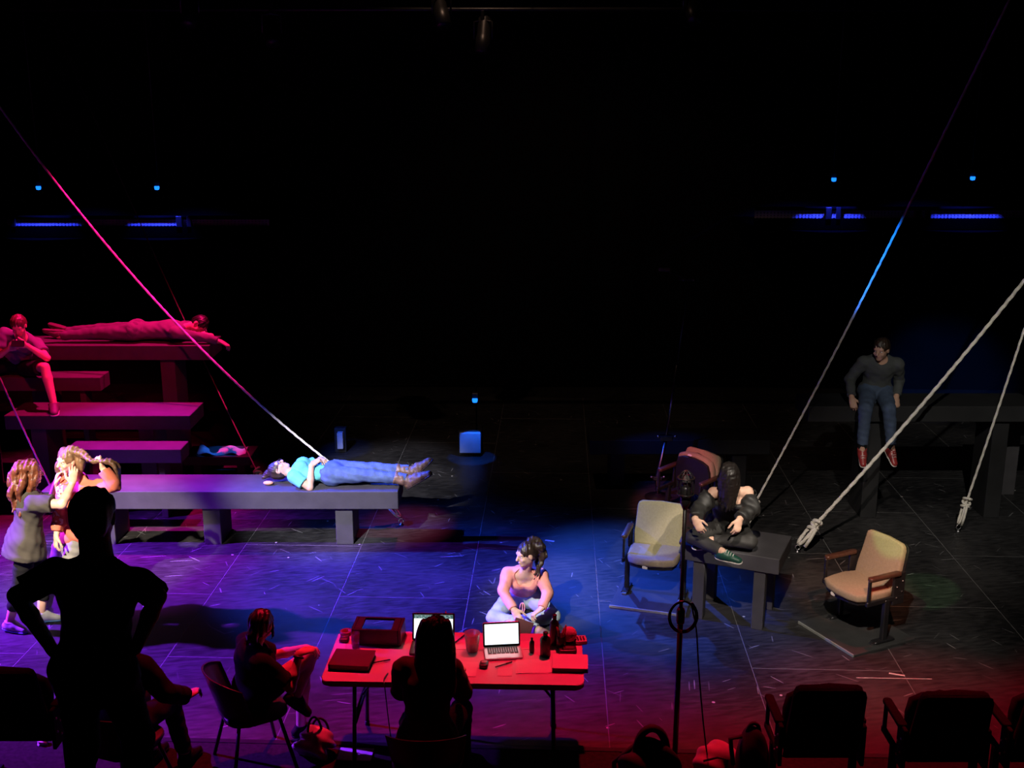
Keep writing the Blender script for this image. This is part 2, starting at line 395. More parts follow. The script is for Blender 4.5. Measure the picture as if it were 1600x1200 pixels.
# ------------------------------------------------------------------ benches and steps
def bench(label, x0, x1, y0, y1, top, thick, legs, lw=0.18, ld=None, name='platform_bench', group=None, rz=0.0, m=None):
    cx, cy = (x0 + x1) / 2, (y0 + y1) / 2
    t = thing(name, label, 'bench', (cx, cy, 0), rz, group); m = m or GREYPAINT
    MB().span(x0 - cx, x1 - cx, y0 - cy, y1 - cy, top - thick, top, 0.006).build('top', m, t)
    ld = ld or (y1 - y0 - 0.08)
    for lx in legs:
        MB().span(lx - cx - lw / 2, lx - cx + lw / 2, -ld / 2, ld / 2, 0, top - thick, 0.005).build('leg', m, t)
    return t
def bx(x, y, Y): return P(x, y, Y)[0]
G_ST = 'stepped grey benches at the left'
bench('long low dark grey bench that the woman in jeans lies on', -5.0, -1.21, 11.22, 11.78, 0.62, 0.20, [-4.36, -3.22, -1.80], 0.185, 0.46, group=G_ST)
bench('short magenta-lit bench step just behind the long low bench', -5.02, -3.72, 12.00, 12.32, 0.84, 0.165, [-4.90, -3.97], 0.07, 0.2, name='bench_step', group=G_ST)
bench('wide magenta-lit bench with the seated man\'s sneaker on it', -5.85, -3.71, 12.40, 12.98, 1.12, 0.17, [-5.5, -4.25], 0.18, 0.46, group=G_ST)
bench('short upper bench step the man in shorts sits on', -6.6, -4.95, 13.05, 13.37, 1.41, 0.17, [-6.4, -5.2], 0.07, 0.2, name='bench_step', group=G_ST)
bench('topmost long bench under the man lying face down', -6.3, -3.72, 13.45, 14.03, 1.714, 0.185, [-5.9, -4.27], 0.18, 0.46, group=G_ST)
G_RT = 'dark benches upstage at the right'
bench('tall dark bench the man in red shoes sits on', 3.30, 5.9, 12.0, 12.58, 1.34, 0.18, [bx(1358.5, 780, 12.06), bx(1552, 780, 12.06)], 0.18, 0.46, group=G_RT, m=BLACKPAINT)
bench('long low black bench behind the leaning metal pole', 0.95, 3.15, 13.05, 13.6, 0.62, 0.18, [1.3, 2.8], 0.18, 0.4, group=G_RT, m=BLACKPAINT)
bench('dark bench at the right edge with a blue-lit top', 5.72, 7.2, 12.75, 13.3, 0.95, 0.18, [6.0, 6.9], 0.18, 0.4, group=G_RT)

# small table-bench the dark haired woman sits on, turned a little
FR = PZ(1218, 874.5, 0.72); RR = PZ(1249, 842, 0.72); FL = PZ(1064, 850, 0.72)
ux = nrm(FR - FL); uy = np.cross(Z_, ux); wlen = float(np.linalg.norm(FR - FL)); dlen = 0.60
cen = (FR + FL) / 2 + uy * dlen / 2
tb = thing('bench_table', 'squat dark grey bench-table the cross-legged woman sits on', 'table', (cen[0], cen[1], 0), math.atan2(ux[1], ux[0]))
MB().span(-wlen / 2, wlen / 2, -dlen / 2, dlen / 2, 0.57, 0.72, 0.006).build('top', GREYPAINT, tb)
for sx in (-1, 1):
    for sy in (-1, 1):
        MB().box((sx * (wlen / 2 - 0.17), sy * (dlen / 2 - 0.075), 0.285), (0.105, 0.105, 0.57), 0.004).build('leg', GREYPAINT, tb)
TBC, TBX, TBY = cen, ux, uy

# ------------------------------------------------------------------ ropes
def strand_tube(mb, pts, r, lay=0.12):
    pts = np.asarray(pts, float); seg = np.linalg.norm(np.diff(pts, axis=0), axis=1); s = np.concatenate([[0], np.cumsum(seg)])
    N = max(int(s[-1] / 0.022), 6); q = np.linspace(0, s[-1], N + 1)
    pp = np.stack([np.interp(q, s, pts[:, i]) for i in range(3)], 1); n = 12; vs = []; fs = []; ref = None
    for i in range(N + 1):
        t = nrm(pp[min(i + 1, N)] - pp[max(i - 1, 0)])
        if ref is None: ref = V(0, 0, 1) if abs(t[2]) < 0.9 else V(1, 0, 0)
        a = nrm(ref - t * (ref @ t)); b = np.cross(t, a); ref = a; ph = 2 * math.pi * q[i] / lay
        for k in range(n):
            an = 2 * math.pi * k / n; rr = r * (0.90 + 0.14 * math.cos(3 * (an - ph / 3)))
            vs.append(pp[i] + rr * (a * math.cos(an) + b * math.sin(an)))
    for i in range(N):
        for k in range(n): fs.append((i * n + k, i * n + (k + 1) % n, (i + 1) * n + (k + 1) % n, (i + 1) * n + k))
    fs += [tuple(reversed(range(n))), tuple(N * n + k for k in range(n))]
    mb.add(vs, fs)
ROPEDIM = mat('dimly_lit_rope', (0.20, 0.17, 0.13), 0.9, var=0.15, vscale=30, spec=0.1)  # rope colour darkened to stand in for the dim light on it
def rope(label, anchor, top, sag, r=0.0145, loop=0.24, tail=True, m_=None, kr=None):
    A = np.asarray(anchor, float); B = np.asarray(top, float); d = nrm(B - A)
    t = thing('rope', label, 'rope', A, 0, 'tied stage ropes'); RM = m_ or ROPE; kr = kr or r
    K = A + d * (loop + 0.04)                       # knot
    side = nrm(np.cross(d, Z_)); up2 = np.cross(side, d)
    n = 60; ln = []
    for i in range(n + 1):
        f = i / n; p = K + (B - K) * f; p = p - Z_ * sag * 4 * f * (1 - f); ln.append(p - A)
    dt = nrm(ln[-1] - ln[-2]); ln += [ln[-1] + dt * min((8.98 - ln[-1][2] - A[2]) / dt[2], (18.3 - ln[-1][1] - A[1]) / dt[1] if dt[1] > 0.01 else 99) * q_ for q_ in (0.25, 0.5, 0.75, 1.0)]      # on up to the grid
    m = MB(); strand_tube(m, ln, r); m.build('line', RM, t, True)
    m = MB()                                        # long eye through the ring, then wraps
    lp = [A + d * (0.02 + (loop + 0.03) * (0.5 - 0.5 * math.cos(a))) + side * 0.042 * math.sin(a) + up2 * 0.01 - A for a in np.linspace(0.1, 2 * math.pi - 0.1, 26)]
    strand_tube(m, lp, kr); m.build('eye_loop', RM, t, True)
    m = MB()
    for j, (o, tilt) in enumerate(((-0.045, 0.5), (0.0, -0.4), (0.045, 0.5))):
        ring = [K + d * (o + tilt * 0.035 * math.cos(a)) + (side * math.cos(a) + up2 * math.sin(a)) * 0.040 - A for a in np.linspace(0, 2 * math.pi, 16)]
        m.tube(ring, kr, 8)
    if tail:
        tp = [K - A, K + side * 0.06 - A - d * 0.03, K + side * 0.075 - d * 0.13 - A - Z_ * 0.02, K + side * 0.06 - d * 0.20 - A - Z_ * 0.05]
        m.tube(tp, kr, 8)
    m.build('knot', RM, t, True)
    e = thing('floor_ring', 'steel ring bolt at the foot of ' + label.split(',')[0], 'ring bolt', (A[0], A[1], 0), 0, 'ring bolts in the deck')
    MB().lathe([(0.03, 0.0), (0.03, 0.006), (0.012, 0.012), (0.010, 0.03)], 14).build('plate', STEEL, e, True)
    MB().tube([(0.026 * math.cos(a), 0, 0.05 + 0.026 * math.sin(a)) for a in np.linspace(0, 2 * math.pi, 18)[:-1]], 0.007, 8, closed=True).build('ring', STEEL, e, True)
    return t
def ring_at(x, y): p = PZ(x, y, 0); return V(p[0], p[1], 0.065)
rope('the pink-lit rope slanting down behind the lying woman', ring_at(627, 820), P(-75, 60, 14.3), 0.58)
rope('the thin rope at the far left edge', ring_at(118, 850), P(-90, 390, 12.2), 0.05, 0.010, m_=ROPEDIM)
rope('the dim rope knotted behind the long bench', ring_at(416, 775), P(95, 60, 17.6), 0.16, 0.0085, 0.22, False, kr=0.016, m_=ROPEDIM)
rope('the blue-lit rope rising behind the cross-legged woman', ring_at(1160, 832), P(1445, 270, 11.86), 0.06, 0.0135)
rope('the thick white rope knotted beside the bench-table', ring_at(1246, 862), P(1720, 285, 11.7), 0.10, 0.020)
rope('the rightmost white rope with a long eye', ring_at(1497, 830), P(1650, 360, 11.55), 0.05, 0.0145)

# ------------------------------------------------------------------ lamps and gallery rails upstage
LED = mat('blue_lamp_glass', (0.05, 0.3, 1.0), 0.3, emit=((0.008, 0.17, 1.0), 2.2))
MESHM = mat('painted_wire_mesh', (0.30, 0.30, 0.33), 0.6)
def running_light(x, y, Y, label, power=230, ang=96, aim=(0, 0.6, -1), tone=(0.03, 0.05, 1.0), drop=None):
    p = P(x, y, Y); t = thing('running_light', label, 'lamp', p, 0, 'small blue running lights')
    MB().box((0, 0.06, 0.03), (0.09, 0.10, 0.10), 0.01).build('housing', BLACKMETAL, t)
    MB().lathe([(0.004, -0.045), (0.030, -0.038), (0.036, -0.012), (0.034, 0.01)], 16).build('lens', LED, t, True)
    if drop is None: MB().tube([(0, 0.07, 0.05), (0, 0.07, 9.0 - p[2])], 0.008, 8).build('stem', BLACKMETAL, t, True)
    else: MB().tube([(0, 0.07, 0.05), (0, 0.55, 0.05), (0, 0.60, -drop)], 0.010, 8).build('stem', BLACKMETAL, t, True)
    d = bpy.data.lights.new('running_light_beam', 'SPOT'); d.color = tone; d.energy = power; d.spot_size = math.radians(ang); d.spot_blend = 0.25; d.shadow_soft_size = 0.01
    o = bpy.data.objects.new('running_light_beam', d); COL.objects.link(o); o.location = tuple(p + V(0, -0.03, -0.06))
    o.rotation_euler = Vector(aim).to_track_quat('-Z', 'Y').to_euler()
SPILLBLACK = mat('spill_hiding_black', (0.001, 0.001, 0.0012), 1.0, spec=0.0)  # near-zero black: shade put into the colour so lamp spill stays hidden
def gallery(px0, px1, py0, py1, Y, posts, label):
    a = P(px0, py0, Y); b = P(px1, py1, Y); zt, zb = a[2], b[2]; x0, x1 = a[0], b[0]
    t = thing('gallery_rail', label, 'railing', (x0, Y, zb))
    L = x1 - x0; H = zt - zb
    MB().tube([(0, 0, H + 0.03), (L, 0, H + 0.03)], 0.028, 10).build('top_rail', SPILLBLACK, t, True)
    MB().span(0, L, -0.55, 1.88, -0.24, -0.17, 0.004).build('spill_block_deck', SPILLBLACK, t)  # added deck, reaching forward to keep the lamps' light off the stage floor
    MB().span(0, L, -0.05, 0.05, -0.16, -0.002, 0.004).build('toe_board', SPILLBLACK, t)
    xs = [0.0] + [P(q, py0, Y)[0] - x0 for q in posts] + [L]
    for q in xs[1:-1]:
        MB().span(q - 0.10, q - 0.015, -0.05, 0.03, -0.1, H + 0.05, 0.004).build('post', BLACKMETAL, t); MB().span(q + 0.055, q + 0.12, -0.05, 0.03, -0.1, H + 0.05, 0.004).build('post', BLACKMETAL, t)
    for i in range(len(xs) - 1):
        m = MB(); s, e = xs[i], xs[i + 1]
        n = int((e - s) / 0.05)
        for k in range(n + 1):
            x = s + 0.01 + (e - s - 0.02) * k / n; m.box((x, 0, H / 2), (0.034, 0.006, H))
        for z in (0.02, H * 0.5, H - 0.015): m.box(((s + e) / 2, 0.004, z), (e - s, 0.006, 0.020))
        tag(m.build('mesh_panel', MESHM, t), kind='stuff')
gallery(-40, 420, 343, 353, 16.5, [12, 287], 'blue-lit gallery mesh rail high at the left')
gallery(1180, 1640, 329, 341, 16.5, [1300, 1440], 'blue-lit gallery mesh rail high at the right')
running_light(60, 292, 16.38, 'leftmost small blue lamp above the left gallery rail')
running_light(245, 292, 16.38, 'small blue lamp above the left gallery rail, second from the left')
running_light(1303, 279, 16.38, 'small blue lamp above the right gallery rail, nearer the middle')
running_light(1520, 277, 16.38, 'rightmost small blue lamp above the right gallery rail')
running_light(742, 624, 14.12, 'small blue lamp low upstage above the lit box', 34, 46, (-0.06, 0.20, -1), (0.004, 0.13, 1.0), P(742, 624, 14.12)[2])
# upstage box whose face the lamp lights, and a narrow panel further left
PALE = mat('pale_painted_board', (0.45, 0.48, 0.52), 0.5, var=0.1)
a = P(718, 677, 14.3); b = P(751, 708, 14.3)
bxo = thing('stage_box', 'small box glowing blue under the low upstage lamp', 'box', ((a[0] + b[0]) / 2, 14.35, 0))
wd = b[0] - a[0]
MB().span(-wd / 2 - 0.02, wd / 2 + 0.02, 0.02, 0.30, 0, a[2] + 0.02, 0.006).build('body', BLACKPAINT, bxo)
MB().prism([(-wd / 2, -0.05), (wd / 2, -0.05), (wd / 2, 0.03), (-wd / 2, 0.03)], b[2], a[2], 0.006).build('face_panel', PALE, bxo)
a = P(526, 677, 14.4); b = P(536, 702, 14.4)
npn = thing('narrow_panel', 'narrow upright blue-lit panel upstage of the bench', 'panel', (a[0], 14.45, 0))
MB().span(0, b[0] - a[0], -0.04, 0.05, b[2], a[2], 0.005).build('face_panel', PALE, npn)
MB().span(-0.05, b[0] - a[0] + 0.03, 0.05, 0.16, 0, a[2] + 0.04, 0.005).build('stand', BLACKPAINT, npn)
spot('spot_blue_upstage', P(500, 610, 13.6), P(532, 692, 14.4), (0.02, 0.12, 1.0), 60, 30, 0.6, 0.03)

# stage lanterns along the top edge
LENSM = mat('lantern_lens', (0.10, 0.09, 0.08), 0.1)
def lantern(x, y, Y, yaw, tilt, label):
    p = P(x, y, Y); t = thing('stage_lantern', label, 'stage light', p, yaw, 'stage lanterns under the grid')
    R = rotx(tilt)
    MB().lathe([(0.06, -0.30), (0.085, -0.27), (0.085, -0.05), (0.095, -0.04), (0.095, 0.16), (0.088, 0.165), (0.088, 0.17)], 20, (0, 0, 0), R).build('body', BLACKMETAL, t, True)
    MB().lathe([(0.086, 0.10), (0.06, 0.125), (0.01, 0.135)], 20, (0, 0, 0), R).build('lens', LENSM, t, True)
    y_ = [(-0.12, 0, 0), (-0.12, 0, 0.22), (0, 0, 0.24), (0.12, 0, 0.22), (0.12, 0, 0)]
    MB().tube(y_, 0.012, 8).build('yoke', BLACKMETAL, t, True)
    MB().box((0, 0, 0.30), (0.05, 0.06, 0.12), 0.008).build('clamp', DARKSTEEL, t)
    return t
lantern(690, 22, 14.5, 0.4, math.radians(150), 'stage lantern at the top edge left of centre')
lantern(755, 62, 15.0, -0.3, math.radians(165), 'stage lantern hanging lower, near the top centre')
lantern(1082, 16, 14.5, 0.2, math.radians(140), 'stage lantern at the top edge right of centre')
lantern(425, 52, 15.0, 0.2, math.radians(140), 'stage lantern high at the left of the top edge')
lantern(297, 20, 14.5, -0.2, math.radians(150), 'leftmost stage lantern at the top edge')
for Yp, zp, lab in ((14.5, P(690, 22, 14.5)[2] + 0.37, 'nearer black lighting pipe along the top edge'), (15.0, P(755, 62, 15.0)[2] + 0.37, 'farther black lighting pipe with the low lantern')):
    tp = thing('lighting_pipe', lab, 'pipe', (0, Yp, zp)); MB().tube([(-9, 0, 0), (9, 0, 0)], 0.024, 10).build('tube', BLACKMETAL, tp, True)
    for xx in (-8, -4, 0, 4, 8): MB().tube([(xx, 0, 0), (xx, 0, 9.0 - zp)], 0.006, 6).build('hanger', BLACKMETAL, tp, True)
spot('spot_grid_glint', (-0.6, 13.4, 8.6), (0.0, 14.6, 6.0), (1.0, 0.6, 0.4), 160, 70, 0.8, 0.03)

# cloth dropped upstage, caught by blue light
CLOTHB = mat('grey_dust_cloth', (0.40, 0.42, 0.45), 0.9, var=0.15)
p = P(348, 706, 13.6); m = MB(); nx, ny = 28, 10; vs = []; fs = []
for j in range(ny):
    for i in range(nx):
        u, w = i / (nx - 1) - 0.5, j / (ny - 1) - 0.5
        vs.append((u * 0.62, w * 0.30 + 0.03 * math.sin(9 * u), 0.035 + 0.028 * math.sin(11 * u + 3 * w) + 0.02 * math.sin(5 * u - 4 * w) - 0.05 * (abs(w) * 2) ** 3 * 0.6))
for lay in (0, -0.012):
    o = len(m.v); m.add([(a_, b_, c_ + lay) for a_, b_, c_ in vs], [(j * nx + i, j * nx + i + 1, (j + 1) * nx + i + 1, (j + 1) * nx + i) for j in range(ny - 1) for i in range(nx - 1)])
cl = m.build('dust_cloth', CLOTHB, None, True); cl.location = tuple(p); tag(cl, 'rumpled cloth catching blue light behind the bench steps', 'cloth')
bench('low black box bench under the rumpled blue-lit cloth', p[0] - 0.45, p[0] + 0.4, 13.4, 13.85, p[2] + 0.002, 0.12, [p[0] - 0.3, p[0] + 0.25], 0.1, 0.3, name='box_bench', m=BLACKPAINT)
spot('spot_blue_cloth', (-3.0, 16.5, 5.5), tuple(p), (0.02, 0.18, 1.0), 1500, 6, 0.5, 0.03)

# leaning pole on a boom base upstage
def leaning_pole():
    b = PZ(1028, 777, 0); t = thing('boom_pole', 'thin metal boom pole leaning up from a round base upstage', 'pole', (b[0], b[1], 0))
    q = lambda x, y: P(x, y, b[1] + 0.02) - V(b[0], b[1], 0)
    MB().lathe([(0.16, 0.0), (0.16, 0.015), (0.05, 0.03), (0.03, 0.05)], 24).build('base', BLACKMETAL, t, True)
    MB().tube([(0, 0, 0.03), q(1026, 748), q(1041, 684)], 0.024, 10).build('lower_tube', DARKSTEEL, t, True)
    MB().tube([q(1041, 684), q(1058, 570)], 0.017, 10).build('middle_tube', DARKSTEEL, t, True)
    MB().tube([q(1058, 570), q(1077, 438)], 0.010, 8).build('upper_tube', BLACKMETAL, t, True)
    for (x, y, s) in ((1027, 747, 0.055), (1041, 684, 0.075)):
        c = q(x, y); MB().box(c, (s * 2.0, s, s * 0.9), 0.008).build('clamp', DARKSTEEL, t)
        for sx in (-1, 1): MB().tube([c + V(sx * s, -0.02, 0.01), c + V(sx * s * 1.5, -0.05, 0.035)], 0.013, 8).build('clamp_bolt', STEEL, t, True)
    MB().box(q(1072, 437), (0.16, 0.03, 0.03), 0.006).build('top_bar', BLACKMETAL, t)
    for x in (1067, 1083): MB().ell(q(x, 437) + V(0, -0.02, 0), (0.012,) * 3, None, 1).build('end_bolt', STEEL, t, True)
    MB().box(q(1038, 421), (0.13, 0.05, 0.035), 0.006).build('top_clip', STEEL, t)
    MB().tube([q(1077, 438), q(1040, 423)], 0.006, 6).build('top_arm', BLACKMETAL, t, True)
leaning_pole()

# strips of pale tape stuck to the deck at the lower right
TAPE = mat('worn_white_tape', (0.55, 0.54, 0.50), 0.8, var=0.2, vscale=40)
for (x0, y0, x1, y1, w, lab) in ((1389, 1052, 1414, 1056, 0.022, 'short strip of white tape on the deck right of centre'), (1338, 1059, 1456, 1061, 0.008, 'long thin pale tape line on the deck near the audience seats'), (852, 844, 866, 846, 0.03, 'scrap of white tape on the deck beyond the floor sitter')):
    a, b = PZ(x0, y0, 0), PZ(x1, y1, 0); c = (a + b) / 2; L = float(np.linalg.norm(b - a))
    o = MB().box((0, 0, 0.0008), (L, w, 0.0012)).build('floor_tape', TAPE); o.location = (c[0], c[1], 0); o.rotation_euler = (0, 0, math.atan2(b[1] - a[1], b[0] - a[0])); tag(o, lab, 'tape', 'tape on the deck')

# ------------------------------------------------------------------ theatre seats
FABRIC = mat('tan_seat_fabric', (0.31, 0.25, 0.175), 0.9, var=0.10, vscale=60, spec=0.1, bump=0.15, bscale=300)
DARKFAB = mat('black_seat_fabric', (0.012, 0.011, 0.012), 0.95, var=0.2, vscale=40, spec=0.05)
DARKWOOD = mat('dark_varnished_arm_wood', (0.060, 0.028, 0.018), 0.35, var=0.3, vscale=20)
BOARDM = mat('black_plywood_base', (0.035, 0.036, 0.036), 0.6, var=0.2)
BOARDE = mat('scuffed_board_edge', (0.22, 0.23, 0.21), 0.6, var=0.2)
PLATE = mat('ivory_number_plate', (0.8, 0.78, 0.7), 0.4)
def theatre_seat(label, loc, rz, group=None, fold=0.0, board=True, fab=None, frame=None, wood=None, name='theatre_seat', roll=None, top=0.90):
    fab = fab or FABRIC; frame = frame or BLACKMETAL; wood = wood or DARKWOOD
    t = thing(name, label, 'chair', loc, rz, group)
    if roll: t.rotation_euler = roll
    z0 = 0.022 if board else 0.0
    # backrest: outline in x,h swept into a gently curved, tilted pad; front is local -y
    hb = top - 0.40
    out = [(-0.235, 0.0), (0.235, 0.0), (0.238, 0.15), (0.228, hb - 0.06), (0.215, hb - 0.022), (0.185, hb - 0.004), (0.0, hb + 0.004), (-0.185, hb - 0.004), (-0.215, hb - 0.022), (-0.228, hb - 0.06), (-0.238, 0.15)]
    tl = math.radians(14)
    def back(c):
        x, h, d = c; y = d - 0.28 * x * x + 0.025 * math.sin(math.pi * h / hb)
        return (x, 0.20 + h * math.sin(tl) + y * math.cos(tl), z0 + 0.40 + h * math.cos(tl) - y * math.sin(tl))
    MB().prism(out, -0.045, 0.02, 0.022, 3, lambda c: back(c)).build('backrest', fab, t, True)
    out2 = [(x * 1.05, -0.03 + h * 1.06) for x, h in out]
    MB().prism(out2, 0.022, 0.034, 0.004, 1, lambda c: back(c)).build('back_shell', frame, t)
    # seat pad: rounded front, hinge at the rear
    so = [(-0.235, 0.21), (0.235, 0.21), (0.245, 0.05), (0.243, -0.12), (0.215, -0.215), (0.13, -0.252), (0, -0.262), (-0.13, -0.252), (-0.215, -0.215), (-0.243, -0.12), (-0.245, 0.05)]
    ca, sa = math.cos(fold), math.sin(fold); hy, hz = 0.17, z0 + 0.40
    def seat(c, dz=0.0):
        x, y, z = c; y0 = y - hy; zz = z + 0.05 * max(0, -y0) * 0.5
        return (x, hy + y0 * ca + zz * sa, hz - y0 * sa + zz * ca)
    MB().prism(so, -0.02, 0.058, 0.026, 3, seat).build('seat', fab, t, True)
    pan = MB().prism([(x * 0.93, y * 0.93 + 0.005) for x, y in so], -0.055, -0.018, 0.012, 2, seat).build('seat_pan', frame, t)
    if board or fab is FABRIC:
        MB().prism(rrect(0.05, 0.028, 0.006, 2), -0.003, 0.003, 0, 1, lambda c: seat((c.x - 0.05, -0.232 + c.z - 0.02, c.y - 0.03))).build('number_plate', PLATE, pan)
    for s in (-1, 1):
        x = s * 0.275
        fr = MB()
        fr.box((x, 0.06, z0 + 0.20), (0.045, 0.055, 0.40), 0.006)                    # leg
        fr.box((x, 0.06, z0 + 0.012), (0.07, 0.22, 0.024), 0.005)                    # foot
        fr.box((x, 0.03, z0 + 0.395), (0.03, 0.40, 0.045), 0.006)                    # rail beside the seat
        fr.box((x, 0.19, z0 + 0.48), (0.028, 0.13, 0.30), 0.006)                     # rear plate
        fr.box((x, -0.145, z0 + 0.50), (0.024, 0.030, 0.22), 0.005)                  # front post
        f = fr.build('side_frame', frame, t)
        for k, (by, bz) in enumerate(((0.16, 0.40), (0.22, 0.45), (0.16, 0.50), (0.22, 0.55))):
            MB().lathe([(0.009, 0), (0.009, 0.006), (0.004, 0.009)], 8, (x - s * -0.014, by, z0 + bz), Matrix.Rotation(s * math.pi / 2, 3, 'Y')).build('bolt', STEEL, f, True)
        MB().prism(rrect(0.062, 0.36, 0.028, 4, x, 0.02), z0 + 0.605, z0 + 0.64, 0.010, 2).build('armrest', wood, t, True)
        if board:
            MB().box((x, -0.06, z0 + 0.008), (0.05, 0.05, 0.016), 0.004).build('floor_bracket', STEEL, t)
    if board:
        b = MB().span(-0.36, 0.36, -0.34, 0.36, 0.0, 0.022, 0.003).build('base_board', BOARDM, t)
        MB().span(-0.36, 0.36, -0.355, -0.341, 0.0, 0.024, 0.002).build('edge_strip', BOARDE, b)
    return t
G_S = 'theatre seats set out on the stage'
c1 = PZ(1022, 936, 0)
theatre_seat('tan theatre seat left of the bench-table, behind the tall microphone', (c1[0], c1[1] + 0.05, 0), math.radians(-17), G_S, top=0.86)
c2 = PZ(1345, 985, 0)
theatre_seat('tan theatre seat at the right, turned towards the bench-table', (c2[0] - 0.06, c2[1] - 0.03, 0), math.radians(-64), G_S, top=0.86)
c3 = P(1090, 775, 12.0)
theatre_seat('tan theatre seat with folded cushion, in pink light behind the cross-legged woman', (c3[0] - 0.20, 11.75, 0.0), 0, G_S, fold=math.radians(80), roll=(0, math.radians(4), math.radians(-44)), top=0.84)
G_A = 'black audience seats seen from behind'
for (px0, px1, py, Y, lab) in ((1235, 1360, 1075, 6.55, 'black audience seat seen from behind, nearest the middle of the bottom edge'),
                               (1432, 1560, 1086, 6.50, 'black audience seat seen from behind, towards the bottom right'),
                               (1600, 1728, 1090, 6.50, 'black audience seat cut off by the bottom right corner'),
                               (-62, 60, 1048, 6.75, 'black audience seat cut off by the bottom left corner')):
    p = P((px0 + px1) / 2, py, Y)
    theatre_seat(lab, (p[0], Y + 0.33, 0), math.radians(180), G_A, board=False, fab=DARKFAB, frame=DARKFAB, wood=DARKFAB, name='audience_seat', top=p[2] + 0.02, fold=math.radians(75))

# ------------------------------------------------------------------ folding production table
TABLETOP = mat('white_plastic_tabletop', (0.55, 0.53, 0.52), 0.55, var=0.05, bump=0.03, bscale=120)
TFL, TFR = PZ(500, 1064, 0.74), PZ(913, 1071, 0.74)
tx = nrm(TFR - TFL); ty = np.cross(Z_, tx); TW = float(np.linalg.norm(TFR - TFL)); TD = 0.76
tcen = (TFL + TFR) / 2 + ty * TD / 2; TROT = math.atan2(tx[1], tx[0])
ft = thing('folding_table', 'long folding production table in red light with papers and laptops on it', 'table', (tcen[0], tcen[1], 0), TROT)
MB().prism(rrect(TW, TD, 0.06, 6), 0.698, 0.74, 0.010, 2).build('table_top', TABLETOP, ft)
MB().prism(rrect(TW - 0.10, TD - 0.10, 0.04, 4), 0.672, 0.697, 0.0, 1).build('rim_frame', BLACKMETAL, ft)
for s in (-1, 1):
    lx = s * (TW / 2 - 0.22)
    for sy in (-1, 1):
        MB().tube([(lx, sy * 0.27, 0.675), (lx + s * 0.02, sy * 0.29, 0.01)], 0.015, 10).build('leg', BLACKMETAL, ft, True)
        MB().lathe([(0.019, 0), (0.019, 0.03), (0.015, 0.035)], 10, (lx + s * 0.02, sy * 0.29, 0)).build('rubber_foot', BLACKMETAL, ft, True)
    MB().tube([(lx, -0.28, 0.36), (lx, 0.28, 0.36)], 0.011, 8).build('crossbar', BLACKMETAL, ft, True)
    MB().tube([(lx, 0, 0.42), (lx - s * 0.12, 0, 0.58), (lx - s * 0.30, 0, 0.675)], 0.010, 8).build('brace', BLACKMETAL, ft, True)
    MB().tube([(lx, -0.28, 0.42), (lx, 0.28, 0.42)], 0.009, 8).build('brace_bar', BLACKMETAL, ft, True)
TZ = 0.7405
def on_table(px, py, rz=0.0):       # a spot on the table seen at this pixel
    p = PZ(px, py, TZ); return (p[0], p[1], TZ), TROT + rz
BLK = mat('black_plastic', (0.020, 0.018, 0.018), 0.4, var=0.2)
PAPER = mat('white_paper', (0.66, 0.64, 0.62), 0.8, var=0.05)
ALU = mat('silver_aluminium', (0.62, 0.62, 0.64), 0.35, metal=0.6)
KEYS = mat('black_laptop_keys', (0.03, 0.03, 0.03), 0.5)
SCREEN = mat('lit_laptop_screen', (0.8, 0.9, 0.9), 0.3, emit=((0.86, 1.0, 0.96), 1.35))
SCRBAR = mat('screen_toolbar', (0.05, 0.08, 0.08), 0.3, emit=((0.08, 0.22, 0.22), 0.6))
SCRTXT = mat('screen_marks', (0.05, 0.06, 0.06), 0.3, emit=((0.45, 0.62, 0.60), 0.8))
